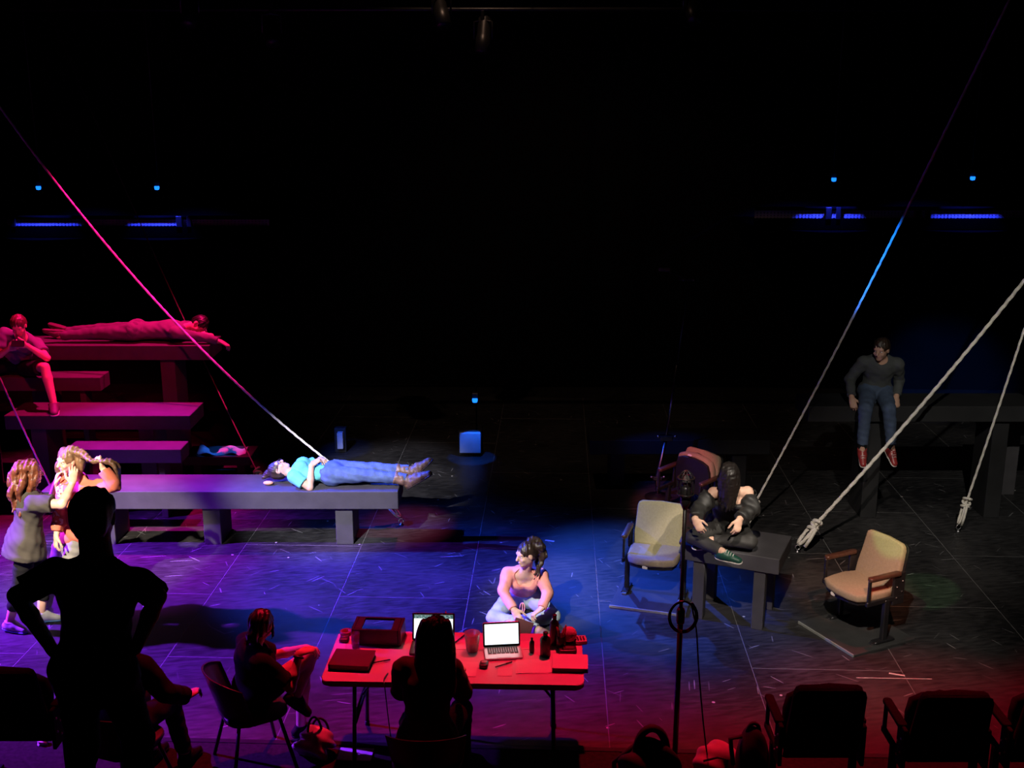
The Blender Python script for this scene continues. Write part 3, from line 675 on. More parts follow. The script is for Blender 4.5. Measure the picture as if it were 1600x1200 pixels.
def laptop(label, loc, rz, tilt, body, w=0.33, d=0.22, bar=False):
    t = thing('laptop', label, 'laptop', loc, rz, 'open laptops on the table')
    MB().prism(rrect(w, d, 0.012, 3), 0, 0.016, 0.003, 1).build('base', body, t)
    k = MB()
    for r in range(5):
        n = 13 if r < 4 else 7
        for i in range(n):
            kw = (w - 0.05) / n
            k.box((-w / 2 + 0.025 + kw * (i + 0.5), d / 2 - 0.03 - r * 0.019, 0.018), (kw - 0.004, 0.015, 0.004))
    tag(k.build('keyboard', KEYS, t), kind='stuff')
    MB().prism(rrect(0.10, 0.06, 0.006, 2, 0, -d / 2 + 0.04), 0.016, 0.0172).build('trackpad', body, t)
    R = Matrix.Rotation(-tilt, 3, 'X'); hg = Vector((0, d / 2 - 0.004, 0.014)); hh = d * 0.98
    def lid(c): return tuple(R @ Vector((c[0], c[2], c[1])) + hg)
    l = MB().prism(rrect(w, hh, 0.010, 3, 0, hh / 2), 0.0, 0.008, 0.002, 1, lid).build('lid', BLK if bar else body, t)
    MB().prism(rrect(w - 0.006, hh - 0.006, 0.008, 3, 0, hh / 2), -0.0018, -0.0002, 0, 1, lid).build('bezel', BLK, l)
    s = MB().prism([(-w / 2 + 0.013, 0.018), (w / 2 - 0.013, 0.018), (w / 2 - 0.013, hh - 0.013), (-w / 2 + 0.013, hh - 0.013)], -0.0034, -0.0020, 0, 1, lid).build('screen', SCREEN, l)
    if bar:
        MB().prism([(-w / 2 + 0.013, hh - 0.040), (w / 2 - 0.013, hh - 0.040), (w / 2 - 0.013, hh - 0.013), (-w / 2 + 0.013, hh - 0.013)], -0.0046, -0.0036, 0, 1, lid).build('toolbar', SCRBAR, l)
        rr = random.Random(4); m = MB()
        for row, z in ((0, hh - 0.021), (1, hh - 0.032)):
            x = -w / 2 + 0.02
            while x < w / 2 - 0.03:
                q = rr.uniform(0.004, 0.016); m.prism([(x, z - 0.003), (x + q, z - 0.003), (x + q, z + 0.003), (x, z + 0.003)], -0.0056, -0.0048, 0, 1, lid); x += q + rr.uniform(0.003, 0.02)
        m.prism([(-w / 2 + 0.015, 0.022), (w / 2 - 0.10, 0.022), (w / 2 - 0.10, 0.027), (-w / 2 + 0.015, 0.027)], -0.0056, -0.0048, 0, 1, lid)
        tag(m.build('screen_marks', SCRTXT, l), kind='stuff')
    return t
loc, rz = on_table(675, 1014); laptop('black laptop with a lit screen behind the long haired woman\'s head', loc, rz, math.radians(14), BLK, 0.315, 0.21, True)
loc, rz = on_table(786, 1022); laptop('silver laptop with a blank white screen', loc, rz + math.radians(8), math.radians(14), ALU, 0.275, 0.185)
# open-topped equipment case at the far left corner
loc, rz = on_table(592, 998); cs = thing('equipment_case', 'black open-topped equipment case at the far corner of the table', 'case', loc, rz + math.radians(-2))
w, d, h = 0.37, 0.22, 0.125
for (nm, a) in (('side_wall', (-w / 2, -w / 2 + 0.022, -d / 2, d / 2, 0, h)), ('side_wall', (w / 2 - 0.022, w / 2, -d / 2, d / 2, 0, h)), ('front_wall', (-w / 2 + 0.022, w / 2 - 0.022, -d / 2, -d / 2 + 0.02, 0, h)), ('back_wall', (-w / 2 + 0.022, w / 2 - 0.022, d / 2 - 0.02, d / 2, h - 0.02, h)), ('floor_plate', (-w / 2 + 0.022, w / 2 - 0.022, -d / 2 + 0.02, d / 2, 0, 0.012)),
                ('top_flange', (-w / 2 + 0.022, -w / 2 + 0.075, -d / 2 + 0.02, d / 2 - 0.02, h - 0.014, h)), ('top_flange', (w / 2 - 0.075, w / 2 - 0.022, -d / 2 + 0.02, d / 2 - 0.02, h - 0.014, h))):
    MB().span(*a, 0.003).build(nm, BLK, cs)
def binder(name, label, px, py, rz, w, d, h, cover, page):
    loc, r = on_table(px, py); t = thing(name, label, 'binder' if 'binder' in name else 'notebook', loc, r + rz)
    MB().prism(rrect(w, d, 0.006, 2), 0, 0.003).build('back_cover', cover, t)
    MB().span(-w / 2 + 0.008, w / 2 - 0.006, -d / 2 + 0.006, d / 2 - 0.006, 0.0032, h - 0.0032).build('pages', page, t)
    MB().prism(rrect(w, d, 0.006, 2), h - 0.003, h).build('front_cover', cover, t)
    MB().span(-w / 2 - 0.004, -w / 2, -d / 2, d / 2, 0, h, 0.002).build('spine', cover, t)
REDDISH = mat('dark_maroon_binder', (0.06, 0.02, 0.02), 0.5, var=0.2)
binder('ring_binder', 'dark ring binder lying shut at the near left corner of the table', 551, 1036, math.radians(-4), 0.29, 0.24, 0.045, REDDISH, BLK)
binder('thick_notebook', 'thick white covered notebook at the right end of the table', 891, 1040, math.radians(-1), 0.25, 0.21, 0.035, PAPER, BLK)
def sheets(label, px, py, w, d, rz, n=1, group='loose papers on the table'):
    loc, r = on_table(px, py); t = thing('paper_sheet', label, 'paper', loc, r + rz, group)
    for i in range(n):
        o = MB().box((0.004 * i, 0.003 * i, 0.0012 + i * 0.0014), (w, d, 0.0012), 0, rotz(0.03 * i)).build('sheet', PAPER, t)
sheets('open white script pages right of the silver laptop', 832, 1042, 0.24, 0.20, 0.03, 3)
sheets('creased paper with a black pen lying on it', 789, 1047, 0.10, 0.17, 0.02, 1)
sheets('paper lying between the long haired woman and the mouse', 729, 1046, 0.14, 0.21, -0.05, 2)
sheets('small paper slip beyond the right of the silver laptop', 824, 1008, 0.11, 0.13, 0.1, 1)
sheets('paper under the clear cup', 727, 1007, 0.20, 0.15, 0.05, 1)
sheets('paper scrap left of the equipment case', 531, 1012, 0.08, 0.14, 0.1, 1)
def pen(label, px, py, rz, L=0.14, m=None):
    loc, r = on_table(px, py); t = thing('pen', label, 'pen', (loc[0], loc[1], loc[2] + 0.0095), r + rz, 'pens on the table')
    MB().tube([(-L / 2, 0, 0), (L / 2 - 0.05, 0, 0)], 0.0045, 8).build('barrel', m or BLK, t, True); MB().tube([(L / 2 - 0.05, 0, 0), (L / 2, 0, 0)], 0.0055, 8).build('cap', m or BLK, t, True)
pen('black pen on the creased paper', 787, 1040, 0.6); pen('pen beside the ring binder', 596, 1035, 0.4, 0.13); pen('pen lying by the clear cup', 718, 1000, 1.1)
# mouse, phone
loc, rz = on_table(756, 1041); mo = thing('timer_gadget', 'small black handheld timer in front of the silver laptop', 'gadget', loc, rz - 0.1)
MB().prism(rrect(0.062, 0.085, 0.02, 4), 0, 0.028, 0.008, 2).build('body', BLK, mo, True)
MB().prism(rrect(0.038, 0.03, 0.008, 3, 0, 0.012), 0.028, 0.030).build('display', mat('grey_display', (0.35, 0.35, 0.33), 0.3), mo)
CUPM = mat('translucent_plastic_cup', (0.75, 0.6, 0.6), 0.25, trans=0.55, alpha=0.8)
loc, rz = on_table(738, 1016); cu = thing('plastic_cup', 'wide translucent plastic cup between the two laptops', 'cup', loc)
MB().lathe([(0.043, 0.0), (0.045, 0.004), (0.058, 0.135), (0.060, 0.14), (0.0565, 0.14), (0.0555, 0.134), (0.042, 0.010), (0.001, 0.009)], 24).build('wall', CUPM, cu, True)
MB().lathe([(0.041, 0.011), (0.047, 0.07), (0.001, 0.071)], 20).build('drink', mat('dark_drink', (0.25, 0.06, 0.05), 0.2), cu, True)
loc, rz = on_table(693, 988); rc = thing('red_cup', 'small red cup peeking over the black laptop', 'cup', loc)
MB().lathe([(0.026, 0), (0.035, 0.10), (0.036, 0.102), (0.033, 0.102), (0.025, 0.006), (0.001, 0.005)], 16).build('wall', mat('red_plastic', (0.6, 0.03, 0.03), 0.4), rc, True)
MB().tube([(0.01, 0, 0.01), (0.02, 0.01, 0.17)], 0.004, 6).build('straw', mat('red_plastic', (0.6, 0.03, 0.03)), rc, True)
def bottle(label, px, py, r, h, cap=True, m=None):
    loc, rz = on_table(px, py); t = thing('bottle', label, 'bottle', loc, 0, 'dark bottles at the right end of the table')
    MB().lathe([(r * 0.9, 0), (r, 0.006), (r, h * 0.70), (r * 0.85, h * 0.76), (r * 0.42, h * 0.83), (r * 0.40, h * 0.90)], 20).build('body', m or BLK, t, True)
    MB().lathe([(r * 0.46, h * 0.88), (r * 0.48, h), (r * 0.40, h * 1.005)], 16).build('cap', BLACKMETAL, t, True)
bottle('short black bottle between the laptop and the black tumbler', 831, 1019, 0.018, 0.115)
bottle('tall black tumbler with a lid at the right of the silver laptop', 852, 1024, 0.038, 0.185)
bottle('tall dark bottle behind the black tumbler', 866, 1006, 0.034, 0.235)
loc, rz = on_table(862, 1014); pc = thing('pen_cup', 'dark cup bristling with pens and tools beside the bottles', 'cup', (loc[0] + 0.07, loc[1] + 0.02, loc[2]))
MB().lathe([(0.034, 0), (0.036, 0.10), (0.032, 0.10), (0.031, 0.006), (0.001, 0.005)], 18).build('wall', BLK, pc, True)
rr = random.Random(2)
for i in range(7):
    a = rr.uniform(0, 6.28); MB().tube([(0.012 * math.cos(a), 0.012 * math.sin(a), 0.012), (0.035 * math.cos(a), 0.035 * math.sin(a), rr.uniform(0.14, 0.19))], 0.005, 6).build('pen_stub', BLK if i % 2 else mat('maroon_pen', (0.25, 0.05, 0.05), 0.4), pc, True)
# round mesh speaker on its dock, radio and gadget
loc, rz = on_table(889, 1004); sp_ = thing('round_speaker', 'round ball-shaped pale speaker near the back right corner', 'speaker', loc)
KNIT = mat('pale_knit', (0.55, 0.42, 0.40), 0.9, bump=0.6, bscale=160, var=0.15, vscale=50)
MB().lathe([(0.03, 0), (0.034, 0.008), (0.03, 0.014)], 16).build('foot', BLK, sp_, True)
MB().ell((0, 0, 0.068), (0.058, 0.058, 0.058), None, 3).build('ball', KNIT, sp_, True)
loc, rz = on_table(887, 1018); gb = thing('headset_box', 'low black box in front of the round speaker', 'box', loc, rz + 0.05)
MB().prism(rrect(0.13, 0.075, 0.014, 3), 0, 0.028, 0.005, 2).build('body', BLK, gb); MB().prism(rrect(0.09, 0.045, 0.01, 3), 0.028, 0.034, 0.003, 1).build('lid', REDDISH, gb)
loc, rz = on_table(907, 1003); cal = thing('radio_handset', 'pale handset lying at the far right corner of the table', 'handset', loc, rz + 0.1)
MB().prism(rrect(0.09, 0.10, 0.012, 3), 0, 0.03, 0.006, 2).build('body', mat('grey_plastic', (0.45, 0.42, 0.42), 0.5), cal)
for i in range(3):
    for j in range(3): MB().box((-0.022 + 0.022 * i, -0.03 + 0.024 * j, 0.032), (0.014, 0.013, 0.005), 0.001).build('button', BLK, cal)
loc, rz = on_table(541, 990); tp = thing('tape_roll', 'roll of dark tape at the far left corner of the table', 'tape', loc)
MB().lathe([(0.026, 0), (0.046, 0), (0.046, 0.024), (0.026, 0.024), (0.026, 0.0)], 24).build('tape', mat('dark_red_tape', (0.2, 0.03, 0.03), 0.5), tp, True)
loc, rz = on_table(538, 1001); gl = thing('small_pouch', 'small dark pouch left of the equipment case', 'pouch', loc, rz)
MB().prism(rrect(0.07, 0.09, 0.02, 4), 0, 0.03, 0.012, 2).build('pouch_body', REDDISH, gl, True); MB().tube([(-0.03, 0.0, 0.031), (0.03, 0.0, 0.031)], 0.003, 6).build('zip', STEEL, gl, True)
loc, rz = on_table(556, 1012); gl = thing('drinking_glass', 'clear tumbler standing at the left of the equipment case', 'glass', loc)
MB().lathe([(0.026, 0), (0.032, 0.12), (0.030, 0.12), (0.024, 0.008), (0.001, 0.007)], 20).build('wall', mat('dim_glass', (0.3, 0.2, 0.2), 0.1, trans=0.7, alpha=0.55), gl, True)
def with_z0(p): return V(p[0], p[1], 0)
def cord(name, label, pts, r, cat, m=None):
    pts = np.asarray(pts, float); n = len(pts); tt = np.linspace(0, n - 1, n * 8); out = []
    for t in tt:                                     # Catmull-Rom
        i = min(int(t), n - 2); f = t - i; p0, p1, p2, p3 = pts[max(i - 1, 0)], pts[i], pts[i + 1], pts[min(i + 2, n - 1)]
        out.append(0.5 * ((2 * p1) + (-p0 + p2) * f + (2 * p0 - 5 * p1 + 4 * p2 - p3) * f * f + (-p0 + 3 * p1 - 3 * p2 + p3) * f ** 3))
    return tag(MB().tube(out, r, 6).build(name, m or BLK, None, True), label, cat)
e = with_z0(tcen - ty * 0.36)
cord('power_cord', 'thin black cord hanging off the near edge of the table', [PZ(606, 1052, 0.746), PZ(600, 1062, 0.747), e + tx * -0.46 + V(0, -0.06, 0.70), e + tx * -0.44 + V(0, -0.04, 0.4), e + tx * -0.40 + V(0, -0.05, 0.10), e + tx * -0.3 + V(0, -0.02, 0.008)], 0.004, 'cord')

# ------------------------------------------------------------------ tall microphone stand in the foreground
mb_ = P(1062, 1190, 6.95); mz = P(1066, 760, 6.95)[2]; mX = P(1063.5, 960, 6.95)[0]
ms = thing('microphone_stand', 'tall black microphone stand in the foreground with a caged microphone', 'microphone stand', (mX, 6.95, 0))
MB().lathe([(0.15, 0), (0.15, 0.018), (0.03, 0.035), (0.02, 0.06)], 24).build('base', BLK, ms, True)
MB().tube([(0, 0, 0.03), (0, 0, 1.25)], 0.019, 12).build('lower_tube', BLK, ms, True)
MB().lathe([(0.027, 1.22), (0.030, 1.24), (0.030, 1.31), (0.022, 1.33)], 14).build('clutch', BLK, ms, True)
MB().tube([(0, 0, 1.25), (0, 0, mz - 0.12)], 0.013, 12).build('upper_tube', BLK, ms, True)
mic = MB().lathe([(0.014, mz - 0.16), (0.036, mz - 0.11), (0.036, mz - 0.03), (0.030, mz - 0.02), (0.033, mz + 0.0)], 18).build('microphone', BLK, ms, True)
MB().ell((0, 0, mz + 0.03), (0.033, 0.033, 0.05), None, 2).build('grille', mat('mic_mesh', (0.10, 0.09, 0.09), 0.5, metal=0.5, bump=0.5, bscale=300), mic, True)
for k in range(4):
    a = k * math.pi / 4
    MB().tube([(0.056 * math.cos(q) * math.cos(a), 0.056 * math.cos(q) * math.sin(a), mz + 0.005 + 0.105 * math.sin(q)) for q in np.linspace(0, 2 * math.pi, 22)[:-1]], 0.004, 6, closed=True).build('cage_hoop', BLK, ms, True)
for zz in (mz - 0.05, mz + 0.06):
    MB().tube([(0.055 * math.cos(a), 0.055 * math.sin(a), zz) for a in np.linspace(0, 2 * math.pi, 22)[:-1]], 0.005, 6, closed=True).build('cage_ring', BLK, ms, True)
cl_ = P(1066, 960, 6.9); pts = []
for k in range(3):
    for a in np.linspace(0, 2 * math.pi, 12)[:-1]:
        pts.append(cl_ + V((0.085 + 0.006 * k) * math.cos(a + math.pi / 2), -0.03 - 0.005 * k, (0.105 + 0.005 * k) * math.sin(a + math.pi / 2)))
q0 = P(1088, 985, 6.88); pts += [q0, P(1092, 1050, 6.86), P(1098, 1120, 6.84), P(1103, 1165, 6.84), P(1108, 1196, 6.85), V(P(1108, 1196, 6.85)[0] + 0.05, 6.80, 0.006)]
cord('microphone_cable', 'coiled black cable hanging on the tall microphone stand', pts, 0.0055, 'cable')

# ------------------------------------------------------------------ bags and litter along the bottom edge
def lump(name, label, cat, loc, rad, m, seed, amp=0.12, extras=None, flat=True):
    t = thing(name, label, cat, loc); rs = random.Random(seed); bm = bmesh.new(); bmesh.ops.create_icosphere(bm, subdivisions=4, radius=1.0)
    ph = [(rs.uniform(2, 7), rs.uniform(2, 7), rs.uniform(2, 7), rs.uniform(0, 6)) for _ in range(7)]
    for v in bm.verts:
        n = v.co.copy(); s = sum(math.sin(a * n.x + b * n.y + c * n.z + d) for a, b, c, d in ph) / 7
        k = 1 + amp * s * 1.6; v.co = Vector((n.x * rad[0] * k, n.y * rad[1] * k, n.z * rad[2] * k + rad[2]))
        if flat and v.co.z < 0.02: v.co.z = 0.0
    MB().bm(bm).build('body', m, t, True)
    for (nm, path, r, mm) in (extras or []): MB().tube(path, r, 8).build(nm, mm, t, True)
    return t
BAGM = mat('black_bag_cloth', (0.012, 0.011, 0.012), 0.85, var=0.3, vscale=20)
p = P(1018, 1165, 6.7)
arc = lambda w, z0, z1, n=14, y=0.0: [(w * math.cos(a), y, z0 + (z1 - z0) * math.sin(a)) for a in np.linspace(0, math.pi, n)]
lump('shoulder_bag', 'black shoulder bag with a looped handle beside the microphone stand', 'bag', (p[0], 6.7, 0), (0.20, 0.14, 0.245), BAGM, 3, 0.16, [('handle', arc(0.10, 0.40, 0.575), 0.028, BAGM), ('strap', [(-0.1, 0.05, 0.42), (-0.24, 0.1, 0.25), (-0.22, 0.1, 0.02)], 0.018, BAGM)])
p = P(1176, 1165, 6.72)
lump('backpack', 'round dark backpack at the bottom edge right of the microphone cable', 'bag', (p[0], 6.72, 0), (0.115, 0.13, 0.28), BAGM, 8, 0.10, [('handle', arc(0.04, 0.53, 0.60, 10), 0.014, BAGM), ('strap', [(-0.08, 0, 0.5), (-0.16, -0.03, 0.50), (-0.13, -0.02, 0.3)], 0.016, BAGM)])
p = P(1122, 1185, 6.9)
lump('jacket_bundle', 'pale bundled jacket in red light between the black bags', 'jacket', (p[0], 6.9, 0), (0.17, 0.13, 0.165), mat('pale_jacket', (0.34, 0.22, 0.21), 0.8, var=0.2), 5, 0.10, [('drawstring', [(-0.12, -0.10, 0.26), (-0.03, -0.12, 0.30), (0.05, -0.10, 0.27), (0.02, -0.14, 0.20)], 0.008, BAGM)])
PLAST = mat('crinkled_plastic_bag', (0.50, 0.40, 0.40), 0.3, var=0.4, vscale=12, spec=0.6)
p = PZ(493, 1182, 0)
lump('plastic_bag', 'crinkled plastic carrier bag on the floor left of the table', 'bag', (p[0], p[1] + 0.02, 0), (0.135, 0.11, 0.105), PLAST, 12, 0.30, [('handle', arc(0.05, 0.18, 0.31, 12), 0.009, BAGM), ('handle', [(x + 0.03, y + 0.05, z) for x, y, z in arc(0.06, 0.17, 0.27, 12)], 0.009, BAGM)])
p = PZ(556, 1177, 0); st = thing('paper_sheet', 'white paper lying on the floor beside the plastic bag', 'paper', (p[0], p[1] - 0.02, 0.0), -0.05)
MB().box((0, 0, 0.004), (0.25, 0.16, 0.006), 0.001).build('sheet', PAPER, st)
MB().tube([(0.03 * math.cos(a) + 0.01, 0.03 * math.sin(a) - 0.02, 0.012) for a in np.linspace(0, 5.2, 14)], 0.004, 6).build('string', PLAST, st, True)
p = PZ(67, 1162, 0); lump('crumpled_tissue', 'small crumpled tissue on the floor by the bottom left seat', 'tissue', (p[0], p[1], 0), (0.04, 0.03, 0.022), PAPER, 20, 0.35)

# plastic shell chairs for the crew
SHELL = mat('dark_shell_plastic', (0.030, 0.024, 0.024), 0.45, var=0.1)
def shell_chair(label, loc, rz, h=0.80):
    t = thing('shell_chair', label, 'chair', loc, rz, 'dark crew chairs')
    m = MB(); nu, nv = 15, 12; vs = []
    for lay in (0, 1):
        for j in range(nv):
            v = j / (nv - 1)
            for i in range(nu):
                u = i / (nu - 1) - 0.5; a = u * 2.5
                rad = 0.25 + 0.03 * v - lay * 0.012
                vs.append((rad * math.sin(a), rad * math.cos(a) - 0.03 + 0.08 * v, 0.42 + (h - 0.42) * v * (1 - 0.22 * (abs(u) * 2) ** 2)))
    fs = []
    for lay in (0, 1):
        for j in range(nv - 1):
            for i in range(nu - 1):
                q = [lay * nu * nv + j * nu + i, lay * nu * nv + j * nu + i + 1, lay * nu * nv + (j + 1) * nu + i + 1, lay * nu * nv + (j + 1) * nu + i]
                fs.append(tuple(q if lay else reversed(q)))
    o = nu * nv
    for i in range(nu - 1): fs.append(((nv - 1) * nu + i, (nv - 1) * nu + i + 1, o + (nv - 1) * nu + i + 1, o + (nv - 1) * nu + i))
    for j in range(nv - 1):
        fs.append((j * nu, (j + 1) * nu, o + (j + 1) * nu, o + j * nu)); fs.append((j * nu + nu - 1, o + j * nu + nu - 1, o + (j + 1) * nu + nu - 1, (j + 1) * nu + nu - 1))
    m.add(vs, fs); m.build('backrest', SHELL, t, True)
    MB().prism(rrect(0.46, 0.44, 0.12, 6, 0, 0.0), 0.42, 0.455, 0.012, 2).build('seat', SHELL, t, True)
    for sx in (-1, 1):
        for sy in (-1, 1): MB().tube([(sx * 0.15, sy * 0.14, 0.425), (sx * 0.24, sy * 0.23, 0.0)], 0.014, 8).build('leg', BLACKMETAL, t, True)
    return t

# ------------------------------------------------------------------ people
SKIN = mat('light_skin', (0.66, 0.40, 0.29), 0.55, var=0.06, vscale=20, spec=0.35)
SKIN2 = mat('tan_skin', (0.52, 0.30, 0.21), 0.55, var=0.06, vscale=20, spec=0.35)
EYEW = mat('eye_white', (0.75, 0.73, 0.70), 0.3); IRIS = mat('dark_iris', (0.03, 0.02, 0.015), 0.2); LIPS = mat('lips', (0.50, 0.20, 0.17), 0.5)
HAIRDK = mat('dark_brown_hair', (0.030, 0.017, 0.011), 0.42, var=0.4, vscale=25, bump=0.3, bscale=120)
HAIRBK = mat('near_black_hair', (0.012, 0.009, 0.008), 0.40, var=0.4, vscale=25, bump=0.3, bscale=120)
HAIRAU = mat('auburn_hair', (0.13, 0.038, 0.016), 0.42, var=0.5, vscale=25, bump=0.3, bscale=120)
HAIRLB = mat('light_brown_hair', (0.19, 0.10, 0.05), 0.42, var=0.4, vscale=25, bump=0.3, bscale=120)
HAIRRB = mat('reddish_brown_hair', (0.09, 0.04, 0.025), 0.45, var=0.4, vscale=25)
DENIM = mat('blue_denim', (0.075, 0.12, 0.26), 0.85, var=0.25, vscale=14, bump=0.2, bscale=200)
LDENIM = mat('pale_denim', (0.36, 0.44, 0.47), 0.85, var=0.14, vscale=12, bump=0.2, bscale=200)
BLACKCLOTH = mat('black_cloth', (0.010, 0.010, 0.011), 0.85, var=0.3, vscale=12, spec=0.15)
RUBBER = mat('pale_rubber_sole', (0.60, 0.57, 0.52), 0.6)

def ik(a, b, l1, l2, pole):
    d = b - a; L = np.linalg.norm(d); s = max(1.0, L / (l1 + l2) * 1.0005); l1, l2 = l1 * s, l2 * s
    if s > 1.06: print('  stretch %.2f' % s)
    u = d / L; x = (l1 * l1 - l2 * l2 + L * L) / (2 * L); hgt = math.sqrt(max(l1 * l1 - x * x, 0))
    pv = np.asarray(pole, float); pv = nrm(pv - u * (pv @ u))
    return a + u * x + pv * hgt

def hand_ops(S, w, d, n, side, curl=0.35, s=1.0, spread=0.06, grow=0.0):
    d = nrm(d); n = nrm(np.asarray(n, float) - d * (np.asarray(n, float) @ d)); t = np.cross(d, n) * side      # thumb side
    S.cone(w - d * 0.01, w + d * 0.030 * s, 0.026 * s, 0.034 * s, 0.012, (n, 0.62))
    S.cone(w + d * 0.030 * s, w + d * 0.080 * s, 0.036 * s, 0.040 * s, 0.010, (n, 0.42))
    for i, (off, L) in enumerate(((0.030, 0.072), (0.010, 0.080), (-0.010, 0.074), (-0.029, 0.058))):
        b = w + d * (0.086 - abs(off - 0.008) * 0.25) * s + t * off * s
        f = nrm(d + t * (1.5 - i) * spread); nn = n; p = b
        for j, (fr, ang) in enumerate(((0.46, 55), (0.30, 70), (0.24, 45))):
            a = math.radians(ang * curl * (1.0 + 0.08 * i)); f2 = f * math.cos(a) + nn * math.sin(a); nn = nrm(nn * math.cos(a) - f * math.sin(a)); f = nrm(f2)
            q = p + f * L * fr * s; S.cone(p, q, (0.0092 - 0.0006 * j) * s, (0.0086 - 0.0007 * j) * s, 0.003); p = q
    b = w + d * 0.022 * s + t * 0.026 * s; f = nrm(t * 0.75 + d * 0.65 + n * 0.25)
    m1 = b + f * 0.040 * s; f = nrm(t * 0.25 + d * 0.85 + n * (0.25 + 0.4 * curl)); m2 = m1 + f * 0.034 * s; m3 = m2 + nrm(f + n * 0.3 * curl) * 0.026 * s
    S.cone(b, m1, 0.016 * s, 0.012 * s, 0.010); S.cone(m1, m2, 0.0115 * s, 0.0105 * s, 0.004); S.cone(m2, m3, 0.0105 * s, 0.0085 * s, 0.003)

def person(label, H, pelvis, neck, left_h, left_s, head, face, head_up, arms, legs, look, support_z, h=0.0075, bend=0.0):
    s = H / 1.70; fem = look.get('fem', True); g = look.get('bulk', 1.0)
    pelvis, neck, head = (np.asarray(q, float) for q in (pelvis, neck, head))
    up = nrm(neck - pelvis); lh = nrm(np.asarray(left_h, float)); lh = nrm(lh - up * (lh @ up)); ls = nrm(np.asarray(left_s, float)); ls = nrm(ls - up * (ls @ up))
    fh, fs_ = np.cross(lh, up), np.cross(ls, up)
    root = thing('person', label, 'person', (pelvis[0], pelvis[1], support_z)); O = V(pelvis[0], pelvis[1], support_z)
    f = nrm(face); hu = np.asarray(head_up, float); hu = nrm(hu - f * (hu @ f)); hl = np.cross(hu, f); hr = -hl          # subject's left / right of the head
    A = np.array([hl, hu, f]); hs = s * look.get('head', 1.0)
    HP = lambda x, y, z: head + (hl * x + hu * y + f * z) * hs
    waist = pelvis + (neck - pelvis) * 0.38 + (fh + fs_) / 2 * bend; chest = pelvis + (neck - pelvis) * 0.72 + fs_ * bend * 0.6
    shw = (0.158 if fem else 0.182) * s * g; hpw = (0.090 if fem else 0.085) * s
    sh = [neck - up * (0.055 + look.get('drop', 0)) * s + ls * shw * k + fs_ * 0.005 for k in (1, -1)]
    hp = [pelvis + lh * hpw * k for k in (1, -1)]
    ua, fa, th, sn = 0.172 * H, 0.150 * H, 0.245 * H, 0.240 * H
    for a_, S_ in zip(arms, sh):
        if 'sh' in a_: S_[:] = a_['sh']
        a_['e'] = a_['elbow'] if 'elbow' in a_ else ik(S_, a_['w'], ua, fa, a_['pole'])
    for l_, hp_ in zip(legs, hp):
        l_['k'] = l_['knee'] if 'knee' in l_ else ik(hp_, l_['a'], th, sn, l_['pole'])
    wq = 0.112 if fem else 0.125
    def torso(S, e=0.0, low=True):
        S.cone(pelvis, waist, (0.140 * s * g + e), (wq * s * g + e), 0.03, (fh, 0.72))
        S.cone(waist, chest, wq * s * g + e, (0.138 if fem else 0.155) * s * g + e, 0.03, (fs_, 0.70))
        S.cone(chest, neck - up * 0.045 * s, (0.138 if fem else 0.155) * s * g + e, 0.085 * s + e, 0.04, (fs_, 0.66))
        S.cone(sh[0], sh[1], 0.050 * s + e, 0.050 * s + e, 0.04)
        if fem and look.get('bust', True):
            for k in (1, -1): S.ell(chest + up * 0.01 * s + ls * 0.065 * k * s + fs_ * 0.085 * s, V(0.062, 0.060, 0.055) * s + e, np.array([ls, up, fs_]), 0.03)
        if low: S.cone(hp[0] - fh * 0.02, hp[1] - fh * 0.02, 0.098 * s * g + e, 0.098 * s * g + e, 0.04)
    # skin: one continuous body
    B = Solid(); torso(B, -0.006)
    nk_ = look.get('neck', 1.0); B.cone(neck - up * 0.02, HP(0, -0.055, -0.018), 0.054 * s * nk_, 0.050 * s * nk_, 0.025)
    B.ell(HP(0, 0.025, -0.012), V(0.074, 0.084, 0.094) * hs, A, 0.02); B.ell(HP(0, -0.032, 0.020), V(0.059, 0.076, 0.068) * hs, A, 0.02)
    B.ell(HP(0, -0.090, 0.060), V(0.026, 0.020, 0.022) * hs, A, 0.02); B.cone(HP(-0.034, 0.024, 0.072), HP(0.034, 0.024, 0.072), 0.013 * hs, 0.013 * hs, 0.015)
    for k in (1, -1):
        B.ell(HP(0.031 * k, 0.003, 0.092), V(0.017, 0.011, 0.012) * hs, A, 0, True)
        B.ell(HP(0.038 * k, -0.030, 0.062), V(0.020, 0.020, 0.018) * hs, A, 0.012)
        B.ell(HP(0.075 * k, -0.006, -0.006), V(0.010, 0.032, 0.020) * hs, A, 0.006)
    B.cone(HP(0, 0.012, 0.086), HP(0, -0.026, 0.104), 0.009 * hs, 0.0135 * hs, 0.008); B.ell(HP(0, -0.059, 0.079), V(0.022, 0.011, 0.012) * hs, A, 0.008)
    for i, a_ in enumerate(arms):
        w = a_['w']; e_ = a_['e']; k = 1 if i == 0 else -1
        B.cone(sh[i], e_, 0.050 * s * g, 0.037 * s * g, 0.03); B.cone(e_, e_ + (w - e_) * 0.35, 0.037 * s * g, 0.038 * s * g, 0.015); B.cone(e_ + (w - e_) * 0.35, w, 0.038 * s * g, 0.026 * s, 0.015)
        hand_ops(B, w, a_['d'], a_['n'], -k * a_.get('flip', 1), a_.get('curl', 0.4), s * a_.get('size', 1.0), a_.get('spread', 0.06))
